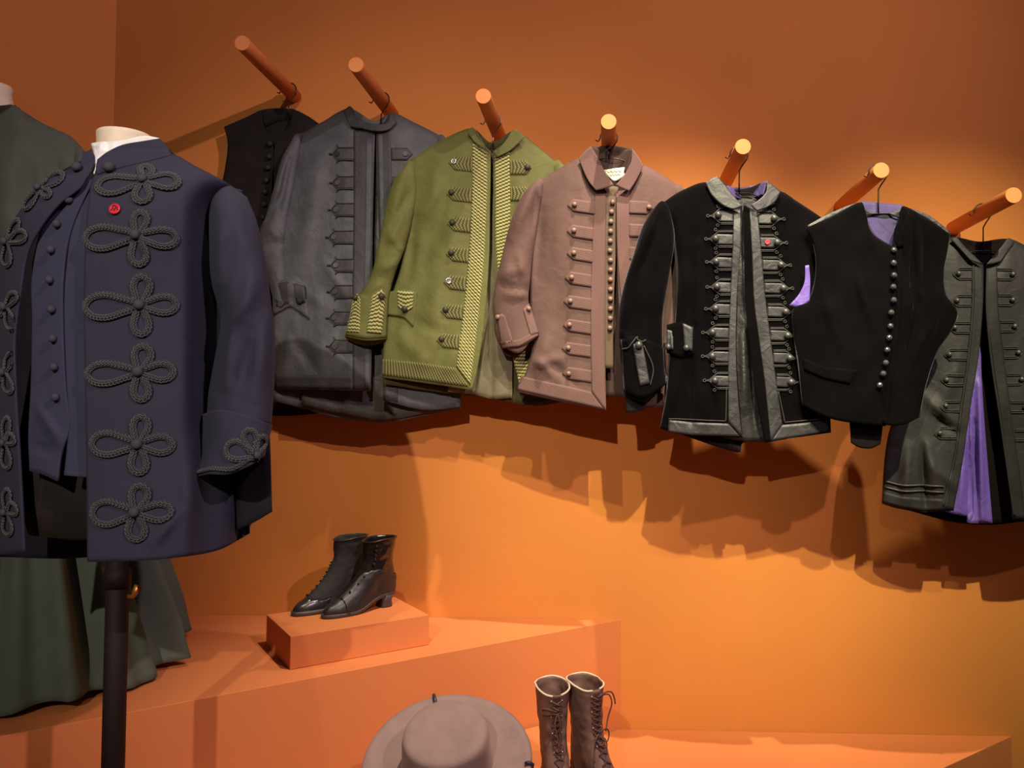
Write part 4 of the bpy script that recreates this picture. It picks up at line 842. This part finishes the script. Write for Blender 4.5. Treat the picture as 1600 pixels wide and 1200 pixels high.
# ------------------------------------------------------------------ boots
def tabf(tab, z):
    if z <= tab[0][0]: return tab[0][1:]
    for a, b in zip(tab, tab[1:]):
        if a[0] <= z <= b[0]:
            t = (z - a[0]) / (b[0] - a[0]); return [a[i] + (b[i] - a[i]) * t for i in range(1, len(a))]
    return tab[-1][1:]
class Boot:
    def __init__(s, name, label, group, heel, toe, tab, L0, hh, hscale=1., lean=0.):
        s.tab = tab; s.hh = hh; d = (toe - heel); d.z = 0; s.k = d.length / L0; d.normalize()
        s.M = Matrix((d, Vector((-d.y, d.x, 0)), Vector((0, 0, 1)))).transposed().to_4x4(); s.M.translation = heel
        s.hs = hscale; s.lean = lean
        s.g = thing(name, label, 'boot', heel, group)
    def raise_(s, x, z):
        lo = 1 - smooth(.045, .165, x); return s.hh * (lo * (1 - smooth(.04, .10, z)) + smooth(.04, .10, z) * (.55 + .45 * lo))
    def P(s, z, a, out=0., wr=True):
        xb, xf, w = tabf(s.tab, z); xm = (xb + xf) / 2; hx = (xf - xb) / 2
        ca, sa_ = math.cos(a), math.sin(a); x = xm + hx * (abs(ca) ** .92) * (1 if ca > 0 else -1); q = (x - xb) / (xf - xb)
        low = 1 - smooth(.03, .085, z)
        wf = 1 + low * (-.26 * math.exp(-((q - .36) / .22) ** 2) - .16 * math.exp(-((q - .05) / .16) ** 2) + .02)
        y = w * (abs(sa_) ** (.85 if low > .5 else .95)) * (1 if sa_ > 0 else -1) * wf
        nz = 0.
        if wr: nz = .0028 * noise.noise(Vector((x * 45, y * 30 + s.hs, z * 55 + s.hs * 3))) * smooth(.02, .05, z) + .0011 * math.sin((x + y * .6) * 420 + s.hs) * smooth(.145, .165, x) * (1 - smooth(.20, .22, x)) * smooth(.016, .03, z)
        r = Vector((x - xm, y, 0)); rl = max(r.length, 1e-4)
        x += r.x / rl * (out + nz); y += r.y / rl * (out + nz)
        return s.M @ (Vector((x + s.lean * max(0, z - .1), y, z * 1. + s.raise_(x, z))) * s.k)
    def split(s, pred, zs, nA, mats, names):
        vs = [s.P(z, 2 * PI * k / nA) for z in zs for k in range(nA)]
        fa = [[], []]
        for j in range(len(zs) - 1):
            for k in range(nA):
                z = (zs[j] + zs[j + 1]) / 2; a = 2 * PI * (k + .5) / nA
                fa[0 if pred(z, a) else 1].append((j * nA + k, j * nA + (k + 1) % nA, (j + 1) * nA + (k + 1) % nA, (j + 1) * nA + k))
        out = []
        for fc, mt, nm in zip(fa, mats, names):
            used = sorted({i for f in fc for i in f}); mp = {o: n for n, o in enumerate(used)}
            o = mesh_obj(nm, [vs[i] for i in used], [tuple(mp[i] for i in f) for f in fc], mt, s.g)
            md = o.modifiers.new('thickness', 'SOLIDIFY'); md.thickness = .003; md.offset = -1
            out.append(o)
        return out
    def sole(s, mat, th=.009, out=.005):
        n = 60; vs = []
        for lev, oo in ((-th, out * .6), (-th * .45, out), (.004, out), (.006, -.004)):
            for k in range(n):
                a = 2 * PI * k / n; xb, xf, w = tabf(s.tab, .012)
                p = s.M.inverted() @ s.P(.012, a, oo, False); p = p / s.k
                vs.append(s.M @ (Vector((p.x, p.y, th + lev + s.raise_(p.x, 0))) * s.k))
        fs = [(j * n + k, j * n + (k + 1) % n, (j + 1) * n + (k + 1) % n, (j + 1) * n + k) for j in range(3) for k in range(n)]
        fs += [tuple(range(n))[::-1], tuple(3 * n + k for k in range(n))]
        return mesh_obj('sole', vs, fs, mat, s.g)
    def heel(s, mat, ln=.055):
        n = 32; vs = []; lv = [(0, .92), (.004, .94), (s.hh * .5, .86), (s.hh + .004, 1.06)]
        for z, sc in lv:
            for k in range(n):
                a = 2 * PI * k / n; x = ln / 2 + .006 + (ln / 2) * math.cos(a) * sc; y = .027 * math.sin(a) * sc
                if math.cos(a) > 0: x = ln / 2 + .006 + (ln / 2) * sc * min(1, math.cos(a) * 1.6) * .8; 
                vs.append(s.M @ (Vector((x, y, z)) * s.k))
        fs = [(j * n + k, j * n + (k + 1) % n, (j + 1) * n + (k + 1) % n, (j + 1) * n + k) for j in range(3) for k in range(n)]
        fs += [tuple(range(n))[::-1], tuple(3 * n + k for k in range(n))]
        return mesh_obj('heel', vs, fs, mat, s.g)
    def nrm(s, z, a):
        p = s.P(z, a, 0, False); du = s.P(z, a + .02, 0, False) - s.P(z, a - .02, 0, False); dz = s.P(z + .003, a, 0, False) - s.P(z - .003, a, 0, False)
        n = du.cross(dz); return p, n.normalized()
    def stud(s, z, a, r, mat, name='button', off=.0015, parent=None):
        p, n = s.nrm(z, a); n = n if n.dot(p - s.P(z, a, -.01, False)) > 0 else -n
        vs, fs = lathe_geo([(r * .5, -.001), (r * .9, r * .2), (r, r * .6), (r * .7, r * 1.05), (r * .25, r * 1.25)], 10, frame(p + n * off, n))
        return mesh_obj(name, vs, fs, mat, parent or s.g)

TBK = [(.0, .004, .247, .036), (.010, -.001, .250, .0385), (.022, -.003, .248, .0385), (.034, -.004, .238, .0365), (.046, -.004, .214, .0345), (.060, -.003, .184, .033), (.075, 0., .158, .0315), (.09, .003, .138, .0305), (.105, .005, .124, .031), (.125, .006, .114, .033), (.145, .004, .110, .0365), (.165, 0., .109, .040), (.188, -.003, .110, .0425)]
M_cloth = fabric('black boot cloth', (44, 42, 44), rough=.8, sheen=.25, spec=.25, weave=1500, wrinkle=.25)
M_leath = plain('black leather', (38, 36, 38), rough=.28, spec=.7, noise_amt=.3, scale=60, bump=.25, coat=.5)
M_leathm = plain('matte black leather', (38, 36, 37), rough=.38, spec=.5, noise_amt=.2, scale=70, bump=.25)
M_patent = plain('patent black leather', (24, 20, 20), rough=.24, spec=.6, noise_amt=.3, scale=40, bump=.35, coat=.3)
M_sole = plain('boot sole edge', (62, 56, 56), rough=.5, noise_amt=.2, scale=90)
M_stud = plain('black boot button', (18, 17, 18), rough=.12, spec=.8, coat=.5)
zs = [.004 + (.188 - .004) * i / 46 for i in range(47)]
heelN = PZ(614, 944, ZB); toeN = PZ(505, 967, ZB); dN = PZ(458, 963, ZB) - toeN
for which in (0, 1):
    off = Vector((0, 0, 0)) if which == 0 else dN
    lab = 'black button boot nearer the right plinth edge, glossy shaft with a scalloped flap' if which == 0 else 'black button boot further left with a matte cloth shaft'
    b = Boot('button_boot', lab, 'pair of black button boots', heelN + off, toeN + off, TBK, .25, .036, which * 2.)
    b.split(lambda z, a: z < .052 - .012 * abs(math.sin(a)) and math.cos(a) > -.2 and tabf(TBK, z)[1] * 1 > 0 and (tabf(TBK, z)[0] + tabf(TBK, z)[1]) / 2 + (tabf(TBK, z)[1] - tabf(TBK, z)[0]) / 2 * math.cos(a) > .14 + (.03 - z) * .5, zs, 72, (M_leath, M_patent if which == 0 else M_cloth), ('toe_cap', 'shaft'))
    b.sole(M_sole); b.heel(M_sole)
    # top welt
    tube('top_welt', [b.P(.188, 2 * PI * k / 48, .0005) for k in range(49)], .0022, M_leathm, b.g, n=6)
    if which == 0:
        # leather foot part with a scalloped flap over the ankle
        vs = []; fs = []; na, nz = 26, 16
        for j in range(nz + 1):
            for i in range(na + 1):
                a = .15 + 2.75 * i / na; zt = .098 - .030 * smooth(1.2, 2.6, a) - (.024 * smooth(.55, .15, a)) + .0016 * math.sin(i * 1.6)
                z = .014 + (zt - .014) * j / nz; vs.append(b.P(z, a, .0022))
        for j in range(nz):
            for i in range(na): q = j * (na + 1) + i; fs.append((q, q + 1, q + na + 2, q + na + 1))
        o = mesh_obj('foot_flap', vs, fs, M_leathm, b.g); md = o.modifiers.new('thickness', 'SOLIDIFY'); md.thickness = .002; md.offset = 1
        for z, a in ((.174, .95), (.160, .95), (.146, .97), (.132, 1.0), (.118, 1.02)): b.stud(z, a, .0042, M_stud, off=.002)
        for z, a in ((.088, .78), (.076, .66), (.062, .52), (.05, .42)): b.stud(z, a, .0036, M_stud, off=.004)
        tube('loose_thread', [b.P(.052, .5, .007), b.P(.047, .75, .009), b.P(.038, .95, .010), b.P(.020, 1.1, .010), b.P(.010, 1.2, .008)], .0012, M_stud, b.g, n=5)
    else:
        # button edge down the front
        for k in range(9):
            z = .052 + .0085 * k; b.stud(z, -.12 - .02 * k, .0036, M_stud, off=.001)

TBR = [(.0, .004, .250, .036), (.010, -.001, .254, .039), (.022, -.003, .252, .039), (.034, -.004, .242, .037), (.046, -.004, .220, .035), (.060, -.003, .190, .0335), (.075, 0., .162, .032), (.09, .003, .142, .031), (.105, .005, .126, .031), (.125, .006, .116, .0325), (.145, .004, .112, .035), (.175, 0., .110, .038), (.205, -.002, .110, .040), (.228, -.004, .110, .042)]
M_brown = plain('worn brown leather', (112, 83, 74), rough=.6, spec=.35, noise_amt=.28, scale=38, bump=.45)
M_tongue = plain('dark brown tongue', (70, 44, 40), rough=.7)
M_lace = plain('brown lace', (92, 58, 50), rough=.8)
M_rim = plain('pale leather rim', (214, 196, 170), rough=.7)
M_eye = plain('brass eyelet', (210, 190, 170), rough=.25, metal=.9)
zs2 = [.004 + (.228 - .004) * i / 56 for i in range(57)]
for which, (px, py, dr, lab) in enumerate([(863, 1068, Vector((.27, -.96, 0)), 'brown lace-up boot beside the hat, laces tied in a small bow'), (914, 1062, Vector((.54, -.84, 0)), 'brown lace-up boot on the right with long loose lace ends')]):
    top = PZ(px, py, ZP + .262); dr = dr.normalized(); h = top - dr * .054; h.z = ZP
    b = Boot('lace_boot', lab, 'pair of brown lace-up boots', h, h + dr * .254, TBR, .254, .032, 5. + which * 2.)
    b.split(lambda z, a: z < .05 and math.cos(a) > .2 and z < .05, zs2, 64, (M_brown, M_brown), ('toe_cap', 'shaft'))
    b.sole(M_sole); b.heel(M_sole, .06)
    tube('top_rim', [b.P(.228, .22 + (2 * PI - .44) * k / 44, .0) + Vector((0, 0, .002 * math.sin(k * .4 + which))) for k in range(45)], .0026, M_rim, b.g, n=6)
    # tongue under the lacing
    vs = []; fs = []
    for j in range(31):
        z = .060 + (.222 - .060) * j / 30
        for i in range(5): vs.append(b.P(z, (-.2 + .1 * i), .0015))
    for j in range(30):
        for i in range(4): q = j * 5 + i; fs.append((q, q + 1, q + 6, q + 5))
    mesh_obj('tongue', vs, fs, M_tongue, b.g)
    rows = 13
    for j in range(rows):
        z = .064 + (.214 - .064) * j / (rows - 1); z2 = .064 + (.214 - .064) * (j + 1) / (rows - 1)
        for sgn in (-1, 1):
            w = .30 + .12 * smooth(.08, .05, z)
            b.stud(z, sgn * w, .0026, M_eye if (j % 3 == 0) else M_tongue, 'eyelet', off=.0005)
            if j < rows - 1:
                tube('lace', [b.P(z, sgn * w, .002), b.P((z + z2) / 2, 0, .005 + .001 * sgn), b.P(z2, -sgn * w, .002)], .0022, M_lace, b.g, n=5)
    def lp(pts, nm='lace_bow'): 
        c = [b.P(z, a, o, False) for z, a, o in pts]; q = []
        for i in range(len(c) - 1):
            for t in range(4): 
                p0, p1, p2, p3 = c[max(i - 1, 0)], c[i], c[i + 1], c[min(i + 2, len(c) - 1)]; w = t / 4
                q.append(.5 * ((2 * p1) + (p2 - p0) * w + (2 * p0 - 5 * p1 + 4 * p2 - p3) * w * w + (3 * p1 - p0 - 3 * p2 + p3) * w ** 3))
        tube(nm, q + [c[-1]], .0019, M_lace, b.g, n=5)
    if which == 0:
        lp([(.190, 0, .006), (.200, -.45, .014), (.197, -.8, .016), (.186, -.7, .016), (.187, 0, .008)])
        lp([(.188, 0, .006), (.170, .1, .014), (.140, .12, .012), (.115, .05, .010)], 'lace_end')
        lp([(.188, 0, .006), (.165, -.15, .016), (.140, -.05, .018), (.105, .02, .012)], 'lace_end')
    else:
        lp([(.214, 0, .006), (.222, .5, .012), (.212, .95, .022), (.195, 1.1, .030), (.178, 1.15, .034)], 'lace_end')
        lp([(.214, 0, .006), (.216, .6, .016), (.190, .8, .024), (.160, .7, .016), (.130, .5, .012)], 'lace_end')
        lp([(.130, 0, .006), (.138, .45, .016), (.122, .7, .018), (.112, .35, .014), (.125, 0, .007)])
        lp([(.128, 0, .006), (.120, -.35, .014), (.100, -.6, .014), (.080, -.8, .012)], 'lace_end')
    lp([(.118, -.35, .004), (.108, 0, .012), (.116, .4, .008), (.102, .3, .012), (.110, -.2, .012)], 'lace_knot')

# ------------------------------------------------------------------ hat on its mount
M_felt = fabric('taupe felt', (138, 116, 110), rough=.95, sheen=.35, spec=.15, vary=.09, blotch=22)
M_felte = fabric('felt brim edge', (124, 98, 88), rough=.95)
M_clip = plain('blue-black mount clip', (44, 42, 58), rough=.4)
HC = PY(700, 1190, -.85); TILT = math.radians(27)
g = thing('hat', 'wide brimmed taupe felt hat with a flat round crown', 'hat', HC)
HM = Matrix.Translation(HC) @ Matrix.Rotation(math.radians(2), 4, 'Y') @ Matrix.Rotation(TILT, 4, 'X')
RB = .181
def hat_rows(rows, n=72):
    vs = []; fs = []
    for (r, z, wob) in rows:
        for k in range(n):
            a = 2 * PI * k / n
            zz = z + wob * math.cos(2 * a + .4) ; rr = r * (1 + .012 * math.cos(3 * a + 1))
            vs.append(HM @ Vector((rr * math.cos(a), rr * .985 * math.sin(a), zz)))
    for j in range(len(rows) - 1):
        for k in range(n): fs.append((j * n + k, j * n + (k + 1) % n, (j + 1) * n + (k + 1) % n, (j + 1) * n + k))
    return vs, fs
cr = [(.101, .0, 0), (.099, .008, 0), (.0965, .03, 0), (.0945, .055, 0), (.0928, .074, .0008), (.091, .084, .001), (.0875, .090, .001), (.081, .0935, .001), (.07, .0948, .001), (.05, .0940, .0012), (.025, .0932, .001), (.006, .093, 0), (.0005, .093, 0)]
v, f = hat_rows(cr); f.append(tuple((len(cr) - 1) * 72 + k for k in range(72))); o = mesh_obj('crown', v, f, M_felt, g); md = o.modifiers.new('thickness', 'SOLIDIFY'); md.thickness = .003; md.offset = -1
br = [(.093, .004, 0), (.104, .0015, 0), (.112, .0, .0005), (.125, -.001, .001), (.15, .001, .002), (.168, .004, .003), (RB, .008, .004)]
v, f = hat_rows(br); o = mesh_obj('brim', v, f, M_felt, g); md = o.modifiers.new('thickness', 'SOLIDIFY'); md.thickness = .003; md.offset = -1
tube('brim_binding', [HM @ Vector((RB * (1 + .012 * math.cos(3 * a + 1)) * math.cos(a), RB * .985 * (1 + .012 * math.cos(3 * a + 1)) * math.sin(a), .008 + .004 * math.cos(2 * a + .4) - .001)) for a in [2 * PI * k / 90 for k in range(91)]], .0028, M_felte, g, n=6)
tube('brim_seam', [HM @ Vector((.170 * math.cos(a), .168 * math.sin(a), .0062 + .003 * math.cos(2 * a + .4))) for a in [2 * PI * k / 90 for k in range(91)]], .0008, M_felte, g, n=5)
base = Vector((HC.x - .01, HC.y + .02, ZL + .0005))
g = thing('hat_stand', 'dark clip stand gripping the felt hat brim', 'stand', base)
v, f = lathe_geo([(.08, 0), (.08, .006), (.07, .009), (.012, .011)], 32, Matrix.Translation(base)); mesh_obj('base_plate', v, f, M_pole, g)
tp = HM @ Vector((0, 0, -.012))
tube('stem', [base + Vector((0, 0, .008)), base + Vector((0, 0, .08)), tp], .006, M_pole, g, n=10)
for ang in (math.radians(112), math.radians(-2), math.radians(-120)):
    d = Vector((math.cos(ang), math.sin(ang), 0))
    zz = .008 + .004 * math.cos(2 * ang + .4)
    tube('arm', [tp, HM @ (d * .10 + Vector((0, 0, -.016))), HM @ (d * (RB + .004) + Vector((0, 0, zz - .010)))], .003, M_pole, g, n=6)
    tube('clip', [HM @ (d * (RB + .004) + Vector((0, 0, zz - .010))), HM @ (d * (RB + .006) + Vector((0, 0, zz + .002))), HM @ (d * (RB - .003) + Vector((0, 0, zz + .0065))), HM @ (d * (RB - (.028 if ang > 1 else .010)) + Vector((0, 0, zz + .003)))], .0042, M_clip, g, n=8)
